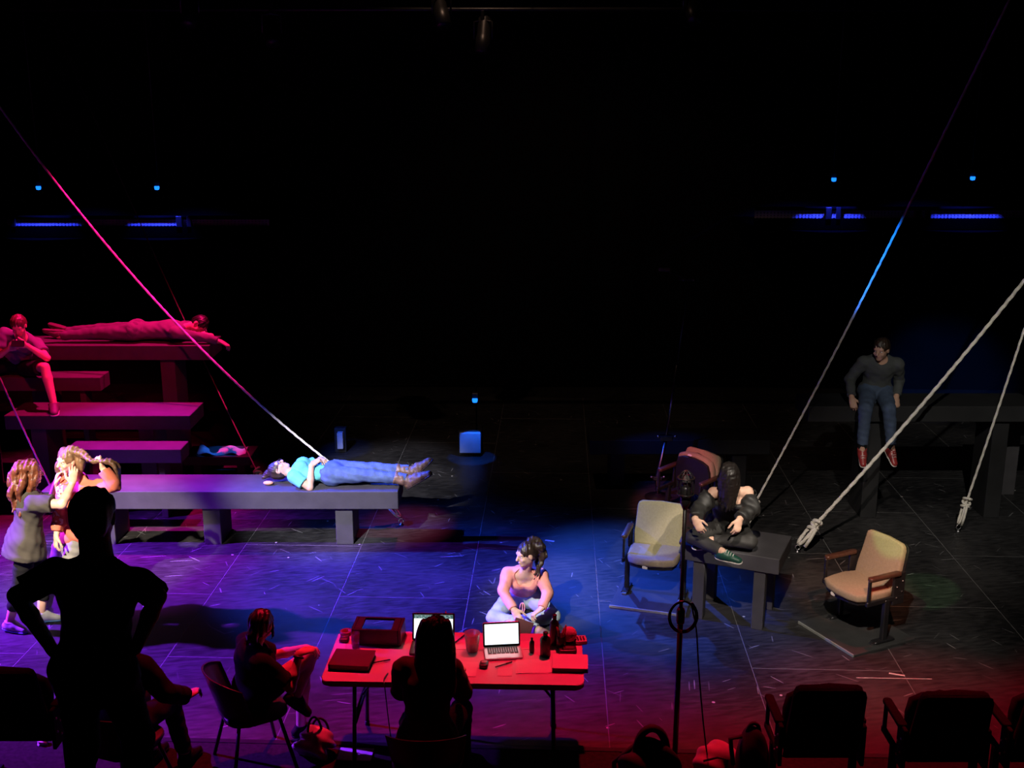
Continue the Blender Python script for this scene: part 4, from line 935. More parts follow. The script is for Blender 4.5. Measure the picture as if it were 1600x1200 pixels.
    for i, l_ in enumerate(legs):
        K, a = l_['k'], l_['a']
        B.cone(hp[i], K, 0.084 * s * g, 0.052 * s, 0.03); B.cone(K, K + (a - K) * 0.3, 0.052 * s, 0.054 * s, 0.015); B.cone(K + (a - K) * 0.3, a, 0.054 * s, 0.036 * s, 0.015)
        td = nrm(l_['toe']); dn = nrm(l_.get('sole', -Z_)); dn = nrm(dn - td * (dn @ td)); B.cone(a, a + td * 0.10 * s + dn * 0.045, 0.033 * s, 0.020 * s, 0.010)
    B.build('body', look.get('skin', SKIN), root, h, O)
    # face details
    R = Matrix((tuple(hl), tuple(hu), tuple(f))).transposed(); q = lambda v: tuple(np.asarray(v) - O)
    for k in (1, -1):
        e = MB().ell(q(HP(0.031 * k, 0.004, 0.070)), (0.0145 * hs, 0.0078 * hs, 0.012 * hs), R, 2).build('eye', EYEW, root, True)
        MB().ell(q(HP(0.031 * k + look.get('gaze', 0) * 0.004, 0.004, 0.078)), (0.0065 * hs, 0.0072 * hs, 0.005 * hs), R, 1).build('iris', IRIS, e, True)
        MB().tube([q(HP(0.014 * k, 0.021, 0.083)), q(HP(0.032 * k, 0.026, 0.080)), q(HP(0.050 * k, 0.019, 0.066))], [0.0040 * hs, 0.0046 * hs, 0.0025 * hs], 6).build('eyebrow', look['hair'], root, True)
    MB().ell(q(HP(0, -0.0555, 0.0855)), (0.021 * hs, 0.0045 * hs, 0.007 * hs), R, 2).build('lips', LIPS, root, True)
    # trousers
    tr = look.get('trousers')
    if tr:
        e = look.get('tr_e', 0.014); T = Solid(); T.cone(pelvis, waist, 0.140 * s * g + e, wq * s * g + e, 0.03, (fh, 0.74)); T.cone(hp[0] - fh * 0.02, hp[1] - fh * 0.02, 0.098 * s * g + e, 0.098 * s * g + e, 0.04)
        T.cut(pelvis + up * look.get('rise', 0.12) * s, up)
        for i, l_ in enumerate(legs):
            K, a = l_['k'], l_['a']; ln = look.get('tr_len', 1.0)
            if ln >= 1.0:
                en = K + (a - K) * look.get('tr_ankle', 0.93)
                T.cone(hp[i], K, 0.088 * s * g + e, 0.058 * s + e, 0.03); T.cone(K, en, 0.058 * s + e, look.get('cuff', 0.048) * s + e * 0.5, 0.02, None, False, True)
            else:
                T.cone(hp[i], hp[i] + (K - hp[i]) * ln, 0.088 * s * g + e, 0.074 * s + e * 1.4, 0.03, None, False, True)
        T.ripple(look.get('tr_fold', 0.003), 70, 5); T.build('trousers', tr, root, h + 0.001, O)
    # shirt
    st = look.get('shirt')
    if st:
        e = look.get('sh_e', 0.016); T = Solid(); torso(T, e, look.get('hem', -0.06) < 0.02)
        if look.get('flare'): T.cone(waist, pelvis - up * 0.10 * s, wq * s * g + e, 0.165 * s * g + look['flare'], 0.04, (fh, 0.78))
        T.cut(pelvis + up * look.get('hem', -0.06) * s, -up)
        nr = look.get('neckline', (0.075, 0.06, 0.085)); T.ell(neck + up * look.get('neck_up', 0.02) + fs_ * look.get('neck_fwd', 0.035), V(*nr) * s, np.array([ls, up, fs_]), 0, True)
        for i, a_ in enumerate(arms):
            w, e_ = a_['w'], a_['e']; sl = look.get('sleeve', 0.55); st0 = sh[i] + (e_ - sh[i]) * look.get('slv_start', 0.0)
            if sl <= 1.0: T.cone(st0, sh[i] + (e_ - sh[i]) * sl, 0.055 * s * g + e, 0.052 * s * g + e * 1.2, 0.025, None, False, True)
            else:
                T.cone(st0, e_, 0.054 * s * g + e, 0.040 * s * g + e, 0.025); T.cone(e_, e_ + (w - e_) * (sl - 1.0), 0.041 * s * g + e, 0.030 * s + e, 0.012, None, False, True)
        T.ripple(look.get('sh_fold', 0.0035), 60, 9); T.build('shirt', st, root, h + 0.001, O)
    # shoes
    sm = look.get('shoes')
    if sm:
        for l_ in legs:
            a = l_['a']; td = nrm(l_['toe']); dn = nrm(l_.get('sole', -Z_)); dn = nrm(dn - td * (dn @ td)); sd = np.cross(td, dn); s_ = s; s = s_ * look.get('shoe', 1.0)
            S = Solid(); heel = a - td * 0.035 * s + dn * 0.040; toe = a + td * 0.150 * s + dn * 0.052; mid = a + td * 0.045 * s + dn * 0.028
            S.cone(heel, mid, 0.041 * s, 0.047 * s, 0.02, (sd, 0.95)); S.cone(mid, toe, 0.047 * s, 0.034 * s, 0.02, (dn, 0.85)); shd = nrm(l_['k'] - a); S.cone(a + shd * max(look.get('shaft', 0.0), 0.015), a + dn * 0.03, 0.050 * s, 0.046 * s, 0.02, None, True)
            if look.get('sock'): Solid().cone(a + shd * 0.10 * s, a + dn * 0.02, 0.046 * s, 0.042 * s, 0.01, None, True).build('sock', look['sock'], root, 0.008, O)
            S.cut(a + dn * 0.066, dn)
            if look.get('shaft', 0) > 0.05: S.ripple(0.003, 90, 3)
            so = S.build('shoe', sm, root, 0.006, O)
            Q = Solid(); Q.cone(heel + dn * 0.01, mid + dn * 0.02, 0.043 * s, 0.046 * s, 0.01); Q.cone(mid + dn * 0.02, toe + dn * 0.005, 0.046 * s, 0.040 * s, 0.01)
            Q.cut(a + dn * 0.080, dn); Q.cut(a + dn * 0.062, -dn); Q.build('sole', look.get('sole', RUBBER), so, 0.006, O)
            s = s_
            if look.get('laces'):
                M = MB()
                for j in range(4):
                    c = a + td * (0.035 + 0.022 * j) * s + dn * (-0.024 + 0.009 * j); M.tube([q(c - sd * 0.025 + dn * 0.006), q(c - dn * 0.005), q(c + sd * 0.025 + dn * 0.006)], 0.0035, 6)
                M.build('laces', RUBBER, so, True)
    # hair
    S = Solid()
    if look.get('cap', True):
        S.ell(HP(0, 0.032, -0.020), V(0.085, 0.090, 0.100) * hs * look.get('puff', 1.0), A, 0.015)
        if look.get('nape', True): S.ell(HP(0, -0.025, -0.055), V(0.070, 0.060, 0.055) * hs, A, 0.03)
        S.ell(HP(0, look.get('fringe', -0.035), 0.098), V(0.066, 0.088, 0.078) * hs, A, 0, True)
        for k in (1, -1): S.ell(HP(0.08 * k, -0.012, 0.012), V(0.03, 0.034, 0.03) * hs, A, 0, look.get('ears', True)) if look.get('ears', True) else None
    for (pts, rs) in look.get('strands', []): S.chain([np.asarray(p_, float) for p_ in pts], rs, 0.012)
    if look.get('locks'):
        for fn in look['locks']: fn(S, HP)
    S.ripple(look.get('hair_amp', 0.0035), look.get('hair_freq', 230), 7, hu); S.build('hair', look['hair'], root, 0.0065, O)
    return root, HP, O

def lock(pts, rs, wav=0.0, n=10, seed=0):
    """a hair lock as a smooth curve in head coordinates"""
    def fn(S, HP):
        q = np.asarray([HP(*p_) for p_ in pts]); m = len(q); tt = np.linspace(0, m - 1, n); out = []; rr = []
        for t in tt:
            i = min(int(t), m - 2); u = t - i; p0, p1, p2, p3 = q[max(i - 1, 0)], q[i], q[i + 1], q[min(i + 2, m - 1)]
            p_ = 0.5 * ((2 * p1) + (-p0 + p2) * u + (2 * p0 - 5 * p1 + 4 * p2 - p3) * u * u + (-p0 + 3 * p1 - 3 * p2 + p3) * u ** 3)
            if wav: p_ = p_ + V(math.sin(t * 5 + seed), math.cos(t * 4.1 + seed * 2), 0) * wav
            out.append(p_); rr.append(np.interp(t, range(m), rs))
        S.chain(out, rr, 0.01)
    return fn
def wlock(pts, rs, wav=0.0, n=12, seed=0):
    """the same in world coordinates"""
    def fn(S, HP):
        q = [np.asarray(p_, float) for p_ in pts]
        lock(q, rs, wav, n, seed)(S, lambda *a: np.asarray(a, float))
    return fn

# -- woman sitting cross-legged on the floor behind the table
def v(x, y, z): return V(x, y, z)
PINK = mat('coral_pink_knit', (0.78, 0.30, 0.24), 0.8, var=0.06, vscale=30, bump=0.15, bscale=150)
def with_z(p, z): return V(p[0], p[1], z)
def floor_sitter():
    pel = with_z(P(816, 950, 9.72), 0.115); nk = P(820, 893, 9.42); hd = P(822, 866, 9.34)
    wr = P(803, 953, 9.16); wl = P(846, 951, 9.18)
    larm = dict(w=wl, elbow=P(856, 927, 9.30), d=nrm(V(-0.8, -0.35, -0.45)), n=V(-0.2, -0.3, -1), curl=0.5)
    rarm = dict(w=wr, elbow=P(786, 924, 9.30), d=nrm(V(0.45, -0.5, -0.7)), n=V(0.4, 0.6, -0.6), curl=0.45)
    la = P(795, 985, 9.22); ra = P(842, 984, 9.10)
    legs = [dict(a=with_z(la, 0.085), knee=P(864, 962, 9.40), toe=V(-0.9, -0.4, -0.05), sole=V(-0.2, 0.3, -1)), dict(a=with_z(ra, 0.08), knee=P(772, 965, 9.40), toe=V(0.9, -0.4, -0.05), sole=V(0.2, 0.3, -1))]
    hw = [lock([(0, 0.08, -0.06), (-0.02, 0.09, -0.10), (0.0, 0.05, -0.15), (0.0, -0.02, -0.16)], [0.03, 0.045, 0.05, 0.03], 0.008, 12, 1),
          lock([(0.03, 0.07, -0.08), (0.05, 0.05, -0.13), (0.05, -0.03, -0.15), (0.04, -0.10, -0.13)], [0.03, 0.035, 0.035, 0.012], 0.010, 12, 3),
          lock([(-0.02, 0.06, -0.10), (-0.04, 0.0, -0.14), (-0.03, -0.08, -0.13), (0.0, -0.17, -0.10), (0.03, -0.24, -0.05)], [0.03, 0.035, 0.025, 0.012, 0.005], 0.010, 14, 5),
          lock([(0.02, 0.03, -0.12), (0.03, -0.08, -0.13), (0.06, -0.17, -0.09), (0.05, -0.25, -0.03)], [0.03, 0.025, 0.012, 0.004], 0.010, 14, 8)]
    r, HP, O = person('woman in a coral pink top and pale jeans sitting cross-legged on the stage floor', 1.63, pel, nk, V(1, -0.06, 0), V(1, -0.06, 0.02), hd, V(-0.86, -0.52, -0.12), V(0.03, 0.05, 1),
        [larm, rarm], legs, dict(hair=HAIRDK, shirt=PINK, sleeve=1.93, hem=0.085, sh_e=0.012, neckline=(0.095, 0.105, 0.10), neck_fwd=0.07, neck_up=0.0, trousers=LDENIM, rise=0.13, shoes=mat('tan_shoe', (0.35, 0.20, 0.14), 0.6), locks=hw, gaze=-1, puff=1.0, tr_ankle=0.97, cuff=0.05), 0.0, 0.0062, -0.035)
    q = lambda p_: tuple(np.asarray(p_) - O)
    MB().tube([q(HP(0.085 * -1, -0.045 + 0.014 * math.sin(a), -0.004 + 0.014 * math.cos(a))) for a in np.linspace(0, 6.28, 12)[:-1]], 0.003, 6, closed=True).build('earring', mat('gold', (0.8, 0.6, 0.25), 0.3, metal=1), r, True)
    c = P(816, 934, 9.44)
    for sx in (-1, 1): MB().tube([q(c + V(sx * 0.022 * math.sin(a), -0.03 - 0.02 * math.sin(a / 2), -0.035 - 0.06 * (1 - math.cos(a)) / 1.3)) for a in np.linspace(0.15, 2 * math.pi - 0.15, 14)], 0.005, 6).build('drawstring_bow', PINK, r, True)
    MB().tube([q(c + V(0, -0.03, -0.03)), q(c + V(0.004, -0.055, -0.13)), q(c + V(0.0, -0.06, -0.18))], 0.005, 6).build('drawstring_tail', PINK, r, True)
    MB().box(q(P(816, 982, 9.02)), (0.17, 0.012, 0.15), 0.003, Matrix.Rotation(0.35, 3, 'Y') @ rotx(-0.5)).build('booklet', mat('dark_red_cover', (0.10, 0.02, 0.02), 0.5), r)
floor_sitter()

# -- woman lying on her back on the long bench
TEAL = mat('teal_tee', (0.13, 0.55, 0.50), 0.85, var=0.08, bump=0.1)
BOOT = mat('brown_boot_leather', (0.20, 0.115, 0.078), 0.5, var=0.35, vscale=25)
def recliner():
    pel = with_z(P(520, 742, 11.50), 0.745); nk = with_z(P(456, 742, 11.50), 0.735); hd = with_z(P(436, 736, 11.50), 0.775)
    rw = P(487, 727, 11.40); lw = P(500, 717, 11.60)
    arms = [dict(w=lw, pole=V(-0.2, 1, -0.5), d=V(0.5, -0.75, 0.12), n=V(0, 0, -1), curl=0.35), dict(w=rw, elbow=P(484, 762, 11.29), d=V(0.55, 0.55, 0.35), n=V(0.3, 0.5, -0.8), curl=0.35)]
    legs = [dict(a=with_z(P(644, 744, 11.58), 0.735), pole=V(0, 0.1, 1), toe=V(0.72, 0.10, 0.68), sole=V(0.7, 0, -0.7)), dict(a=with_z(P(641, 757, 11.38), 0.705), pole=V(0, -0.15, 1), toe=V(0.75, -0.15, 0.5), sole=V(0.6, 0, -0.8))]
    hw = [lock([(0, 0.09, -0.05), (0.0, 0.13, -0.09), (-0.02, 0.16, -0.12)], [0.05, 0.035, 0.015], 0.0, 6)]
    r, HP, O = person('woman in a teal tee, jeans and boots lying on the long bench', 1.66, pel, nk, V(0, 1, 0), V(0, 1, 0), hd, V(0.16, -0.04, 1), V(-1, 0, 0.16), arms, legs,
        dict(hair=HAIRDK, shirt=TEAL, sleeve=0.62, hem=0.05, flare=0.0, trousers=DENIM, shoes=BOOT, shoe=1.36, shaft=0.17, sole=mat('dark_boot_sole', (0.05, 0.035, 0.03), 0.7), locks=hw, tr_ankle=0.92, tr_fold=0.004, bust=True), 0.62, 0.0065)
    q = lambda p_: tuple(np.asarray(p_) - O)
    GL = mat('dark_glasses_frame', (0.02, 0.012, 0.012), 0.3)
    for k in (1, -1):
        MB().tube([q(HP(0.033 * k + 0.024 * math.cos(a), 0.004 + 0.019 * math.sin(a), 0.100)) for a in np.linspace(0, 6.28, 16)[:-1]], 0.0032, 6, closed=True).build('glasses_rim', GL, r, True)
        MB().tube([q(HP(0.057 * k, 0.008, 0.099)), q(HP(0.080 * k, 0.008, 0.02)), q(HP(0.082 * k, -0.002, -0.015))], 0.0032, 6).build('glasses_temple', GL, r, True)
    MB().tube([q(HP(-0.01, 0.008, 0.104)), q(HP(0.01, 0.008, 0.104))], 0.0032, 6).build('glasses_bridge', GL, r, True)
    MB().ell(q(with_z(P(419, 752, 11.43), 0.645)), (0.055, 0.035, 0.022), None, 2).build('hair_tie', mat('orange_scrunchie', (0.75, 0.35, 0.2), 0.8), r, True)
recliner()

# -- dark haired woman cross-legged on the bench-table
def table_sitter():
    c = TBC; tz = 0.72
    pel = with_z(P(1138, 800, 9.66), tz + 0.12); nk = P(1142, 762, 9.44); hd = P(1138, 743, 9.30)
    wl = P(1155, 812, 9.18); wr = P(1086, 812, 9.20)
    arms = [dict(w=wl, elbow=P(1175, 797, 9.36), d=V(-0.25, -0.45, -0.85), n=V(-0.3, 0.8, -0.4), curl=0.4), dict(w=wr, elbow=P(1094, 792, 9.40), d=V(0.45, -0.4, -0.75), n=V(0.3, 0.75, -0.5), curl=0.35)]
    la = P(1112, 838, 9.42); ra = P(1130, 846, 9.14)
    legs = [dict(a=with_z(la, tz + 0.085), knee=with_z(P(1172, 840, 9.34), tz + 0.105), toe=V(-0.95, -0.2, 0), sole=V(0, 0.3, -1)),
            dict(a=with_z(ra, tz + 0.09), knee=with_z(P(1083, 828, 9.42), tz + 0.115), toe=V(0.88, -0.45, -0.05), sole=V(0.1, 0.25, -1))]
    hw = []
    for i in range(9):
        u = (i - 4) / 4.0; b0 = hd + V(u * 0.056, -0.045 - 0.05 * (1 - u * u), 0.06); hw.append(wlock([hd + V(u * 0.03, -0.02, 0.095), b0, b0 + V(u * 0.020, -0.012, -0.10), b0 + V(u * 0.012, 0.005, -0.22), b0 + V(u * 0.005, 0.03, -0.34 - 0.03 * (i % 2))], [0.03, 0.026, 0.021, 0.017, 0.007], 0.003, 14, i))
    hw += [lock([(0.05 * k, 0.06, -0.02), (0.070 * k, -0.01, 0.03), (0.062 * k, -0.07, 0.04), (0.055 * k, -0.12, 0.04)], [0.030, 0.026, 0.020, 0.008], 0.004, 12, k + 7) for k in (1, -1)]
    SNK = mat('green_black_sneaker', (0.015, 0.075, 0.05), 0.45, var=0.3, vscale=20)
    person('woman in black, long dark hair over her face, cross-legged on the bench-table', 1.62, pel, nk, V(1, -0.03, 0), V(1, -0.03, 0), hd, V(-0.10, -0.78, -0.62), V(0, -0.5, 0.85), arms, legs,
        dict(hair=HAIRBK, shirt=mat('black_jacket', (0.018, 0.017, 0.016), 0.6, var=0.3, vscale=12), sleeve=1.90, sh_e=0.030, sh_fold=0.007, neckline=(0.28, 0.13, 0.21), neck_up=-0.015, neck_fwd=0.0, slv_start=0.56, hem=-0.02,
             trousers=mat('dark_leggings', (0.030, 0.028, 0.026), 0.7, var=0.2), tr_e=0.010, shoes=SNK, laces=True, locks=hw, ears=False, hair_amp=0.0018), tz, 0.0065, -0.05)
table_sitter()

# -- man on the tall bench at the right
def bench_man():
    pel = with_z(P(1368, 618, 12.22), 1.445); nk = P(1377, 560, 12.14); hd = P(1377, 543, 12.06) + V(0, 0, -0.02)
    wl = with_z(P(1400, 627, 12.06), 1.43); wr = with_z(P(1331, 622, 12.02), 1.43)
    arms = [dict(w=wl, elbow=P(1405, 594, 12.24), d=V(-0.05, -0.55, -0.8), n=V(-0.3, 0.85, -0.3), curl=0.45), dict(w=wr, elbow=P(1328, 592, 12.22), d=V(0.1, -0.55, -0.8), n=V(0.3, 0.85, -0.3), curl=0.45)]
    legs = [dict(a=P(1393, 702, 11.78), knee=P(1389, 640, 11.80), toe=V(0.18, -0.72, -0.55), sole=V(0, -0.4, -0.9)), dict(a=P(1347, 703, 11.76), knee=P(1352, 640, 11.78), toe=V(-0.08, -0.72, -0.55), sole=V(0, -0.4, -0.9))]
    person('man in a dark button shirt, jeans and red shoes sitting high on the right bench', 1.74, pel, nk, V(1, -0.1, 0), V(1, -0.12, 0), hd, V(-0.62, -0.75, -0.22), V(0.05, 0, 1), arms, legs,
        dict(fem=False, skin=SKIN2, hair=HAIRDK, shirt=mat('charcoal_shirt', (0.055, 0.060, 0.060), 0.85, var=0.15), sleeve=1.88, hem=-0.02, neckline=(0.06, 0.07, 0.09), trousers=mat('dark_denim', (0.05, 0.075, 0.13), 0.85, var=0.2, vscale=14),
             shoes=mat('oxblood_leather', (0.28, 0.03, 0.03), 0.35), laces=True, sock=BLACKCLOTH, nape=True, tr_ankle=0.86, gaze=-1, head=1.02), 1.34, 0.0075, -0.03)
bench_man()

# -- man in shorts on the steps at the far left
def step_man():
    pel = with_z(P(24, 572, 13.24), 1.51); nk = P(34, 524, 12.98); hd = P(29, 509, 12.84)
    wl = P(42, 540, 12.74); wr = P(14, 545, 12.74)
    arms = [dict(w=wl, pole=V(0.9, 0.2, -0.8), d=V(-0.8, -0.3, 0.15), n=V(-0.3, 0.8, 0.3), curl=0.6), dict(w=wr, pole=V(-0.9, 0.2, -0.8), d=V(0.8, -0.3, 0.25), n=V(0.3, 0.8, 0.3), curl=0.6)]
    legs = [dict(a=with_z(P(84, 630, 12.58), 1.205), knee=P(70, 574, 12.70), toe=V(0.35, -0.9, -0.05)), dict(a=with_z(P(-25, 640, 12.62), 1.205), pole=V(-0.3, -1, 0.4), toe=V(-0.3, -0.9, -0.05))]
    r, HP, O = person('man in a grey tee and dark shorts hunched over a phone on the left steps', 1.76, pel, nk, V(1, 0, 0), V(1, -0.05, 0), hd, V(0.12, -0.85, -0.5), V(0, -0.3, 1), arms, legs,
        dict(fem=False, hair=HAIRRB, shirt=mat('slate_tee', (0.13, 0.13, 0.17), 0.85, var=0.1), sleeve=0.62, trousers=BLACKCLOTH, tr_len=0.84, shoes=mat('dark_trainer', (0.09, 0.05, 0.06), 0.6, var=0.3), shoe=1.2, laces=True), 1.41, 0.008, -0.06)
    ph = thing('phone', 'dark phone held by the man in shorts on the left steps', 'phone', (P(28, 537, 12.60)))
    MB().prism(rrect(0.15, 0.075, 0.012, 3), -0.005, 0.005, 0.002, 1, lambda c: Matrix.Rotation(math.radians(65), 3, 'X') @ c).build('phone_body', BLK, ph)
step_man()

# -- man lying face down on the topmost bench
def prone_man():
    z = 1.714
    pel = with_z(P(213, 525, 13.74), z + 0.125); nk = with_z(P(287, 515, 13.74), z + 0.15); hd = with_z(P(311, 505, 13.74), z + 0.20)
    rw = P(345, 534, 13.55); lw = with_z(P(318, 520, 13.95), z + 0.04)
    arms = [dict(w=lw, pole=V(0.2, 1, 0), d=V(0.9, 0.1, -0.1), n=V(0, 0, -1), curl=0.3), dict(w=rw, pole=V(0, -0.2, 1), d=V(0.85, -0.1, -0.45), n=V(-0.3, 0, -1), curl=0.45)]
    legs = [dict(a=with_z(P(96, 520, 13.86), z + 0.085), pole=V(0, 0.2, 0.6), toe=V(-0.8, 0.25, 0.15), sole=V(-0.25, 0, 1)), dict(a=with_z(P(92, 526, 13.62), z + 0.085), pole=V(0, -0.2, 0.6), toe=V(-0.85, -0.25, 0.1), sole=V(-0.2, 0, 1))]
    person('man in dark clothes lying face down along the topmost bench, one hand over the end', 1.76, pel, nk, V(0, 1, 0), V(0, 1, 0), hd, V(0.25, -0.55, -0.75), V(1, 0, 0.3), arms, legs,
        dict(fem=False, hair=HAIRBK, shirt=mat('plum_grey_shirt', (0.12, 0.10, 0.12), 0.85, var=0.2), sleeve=1.85, hem=-0.05, trousers=mat('dark_trousers', (0.085, 0.07, 0.085), 0.85, var=0.2), shoes=mat('plain_dark_shoe', (0.08, 0.05, 0.05), 0.6), sole=mat('plain_dark_shoe', (0.08, 0.05, 0.05))), z, 0.008)
prone_man()

# -- two women standing at the left, one pulling the other's face about
def standing_pair():
    OLIVE = mat('dark_olive_tee', (0.045, 0.038, 0.029), 0.85, var=0.15)
    Y = 9.30
    pel = P(42, 862, Y) ; pel[2] = 0.86; nk = P(46, 768, Y + 0.04); hd = P(48, 738, Y + 0.06)
    rw = P(113, 755, 9.42); lw = P(86, 758, 9.58)
    fw = nrm(V(0.80, 0.55, 0)); lf = V(-fw[1], fw[0], 0)
    arms = [dict(w=lw, pole=V(0, 0.3, -1), d=V(0.25, 0.15, 0.9), n=V(0.7, 0.2, -0.2), curl=0.25), dict(w=rw, elbow=P(97, 788, 9.20), d=V(0.15, 0.1, 0.95), n=V(-0.35, 0.7, 0), curl=0.2)]
    legs = [dict(a=with_z(P(66, 975, 9.42), 0.09), pole=V(0.8, 0.5, 0), toe=V(0.85, 0.2, -0.05)), dict(a=with_z(P(14, 966, 9.24), 0.09), pole=V(0.8, 0.4, 0), toe=V(0.9, -0.25, -0.05))]
    hw = []
    rs = random.Random(6)
    for i in range(16):
        x = rs.uniform(-0.085, 0.085); b = rs.uniform(-0.10, -0.02); L = rs.uniform(0.20, 0.36)
        hw.append(lock([(x * 0.7, 0.07, b), (x * 1.15, -0.03, b - 0.045), (x * 1.4, -0.03 - L * 0.5, b - 0.06), (x * 1.7, -0.03 - L, b - 0.05)], [0.035, 0.034, 0.026, 0.010], 0.016, 16, i))
    for i in range(6):
        x = rs.choice((-1, 1)) * 0.08; hw.append(lock([(x * 0.6, 0.08, 0.02), (x, 0.0, 0.02), (x * 1.15, -0.12, 0.0), (x * 1.1, -0.24, -0.02)], [0.03, 0.028, 0.022, 0.008], 0.014, 16, i + 30))
    person('curly auburn haired woman in an olive tee touching the other woman\'s face', 1.66, pel, nk, lf, lf, hd, V(0.86, 0.45, -0.08), V(0, 0, 1), arms, legs,
        dict(hair=HAIRAU, shirt=OLIVE, sleeve=0.66, sh_e=0.020, flare=0.06, hem=-0.14, sh_fold=0.004, trousers=BLACKCLOTH, tr_e=0.010, tr_ankle=0.66, cuff=0.052, shoes=mat('grey_trainer', (0.33, 0.33, 0.35), 0.6, var=0.3), sole=mat('blue_sole', (0.10, 0.25, 0.50), 0.6), locks=hw, ears=False, hair_amp=0.005, bulk=1.10), 0.0, 0.0065, 0.01)
    # the woman in red
    Y = 9.62
    pel = P(118, 858, Y); pel[2] = 0.83; nk = P(124, 747, Y - 0.03); hd = P(106, 719, Y - 0.10)
    fw = nrm(V(-0.62, -0.78, 0)); lf = V(-fw[1], fw[0], 0)
    lw = P(160, 731, Y - 0.16); rw = with_z(P(92, 872, Y - 0.22), 0.86)
    arms = [dict(w=lw, elbow=P(178, 757, Y - 0.20), d=V(-0.10, 0.05, 0.75), n=V(-0.75, -0.1, 0.1), curl=0.95), dict(w=rw, pole=V(-0.6, 0.2, 0), d=V(-0.1, -0.2, -1), n=V(0.5, 0.5, 0), curl=0.3)]
    legs = [dict(a=with_z(P(140, 965, Y + 0.02), 0.09), pole=V(-0.6, -0.7, 0), toe=V(-0.2, -0.95, -0.05)), dict(a=with_z(P(72, 968, Y - 0.10), 0.09), pole=V(-0.6, -0.7, 0), toe=V(-0.6, -0.8, -0.05))]
    hand = lw + V(-0.02, -0.03, 0.07)
    hw = []
    for i in range(7):
        o = V(0, rs.uniform(-0.02, 0.02), rs.uniform(-0.02, 0.02)); hw.append(wlock([hd + V(0.03, 0.0, 0.09) + o, hd + V(0.14, -0.02, 0.06) + o * 1.4, hand + V(-0.06, 0.0, 0.005) + o * 0.8, hand + o * 0.5, hand + V(0.10, 0.01, -0.01) + o, hand + V(0.155, 0.02, -0.09) + o * 2.2, hand + V(0.165, 0.03, -0.20) + o * 1.8], [0.032, 0.018, 0.009, 0.008, 0.013, 0.012, 0.004], 0.004, 22, i))
    for i in range(5):
        x = -0.085; hw.append(lock([(x * 0.6, 0.08, 0.0), (x * 1.05, -0.02, 0.01), (x * (1.3 + 0.12 * i), -0.12, 0.01 * i), (x * (1.5 + 0.2 * i), -0.20, 0.0)], [0.03, 0.026, 0.018, 0.006], 0.006, 14, i + 50))
    hw.append(lock([(0.03, 0.08, -0.05), (0.07, -0.02, -0.07), (0.08, -0.12, -0.06)], [0.045, 0.045, 0.02], 0.004, 10, 2))
    RED_SH = rust_print()
    person('woman in a rust red shirt pulling her long hair out sideways', 1.64, pel, nk, lf, lf, hd, V(-0.60, -0.78, -0.10), V(0.10, 0, 1), arms, legs,
        dict(hair=HAIRLB, shirt=RED_SH, sleeve=1.86, sh_e=0.026, flare=0.03, hem=-0.10, sh_fold=0.006, trousers=mat('grey_trousers', (0.22, 0.21, 0.19), 0.85, var=0.15), shoes=mat('grey_trainer', (0.33, 0.33, 0.35)), locks=hw, ears=False), 0.0, 0.0065, 0.0)
def rust_print():
    m = mat('rust_red_shirt', (0.52, 0.13, 0.075), 0.85, var=0.08, bump=0.1); nt = m.node_tree; L = nt.links; b = nt.nodes['Principled BSDF']; src = b.inputs['Base Color'].links[0].from_socket
    N = nt.nodes.new; tc = N('ShaderNodeTexCoord'); sx = N('ShaderNodeSeparateXYZ'); L.new(tc.outputs['Object'], sx.inputs[0])
    def m_(op, a, bb):
        n = N('ShaderNodeMath'); n.operation = op
        for i, q in enumerate((a, bb)):
            if isinstance(q, (int, float)): n.inputs[i].default_value = q
            else: L.new(q, n.inputs[i])
        return n.outputs[0]
    # flat cream print, a broken column of blocks down the front
    inx = m_('LESS_THAN', m_('ABSOLUTE', m_('ADD', sx.outputs[0], 0.055), 0), 0.045); inz = m_('LESS_THAN', m_('ABSOLUTE', m_('SUBTRACT', sx.outputs[2], 1.13), 0), 0.17); front = m_('LESS_THAN', sx.outputs[1], -0.02)
    br = N('ShaderNodeTexNoise'); br.inputs['Scale'].default_value = 34; br.inputs['Detail'].default_value = 0; L.new(tc.outputs['Object'], br.inputs['Vector'])
    msk = m_('MULTIPLY', m_('MULTIPLY', m_('MULTIPLY', inx, inz), front), m_('GREATER_THAN', br.outputs['Fac'], 0.53))
    mx = N('ShaderNodeMix'); mx.data_type = 'RGBA'; L.new(msk, mx.inputs[0]); L.new(src, mx.inputs[6]); mx.inputs[7].default_value = (0.78, 0.70, 0.60, 1); L.new(mx.outputs[2], b.inputs['Base Color'])
    return m
standing_pair()

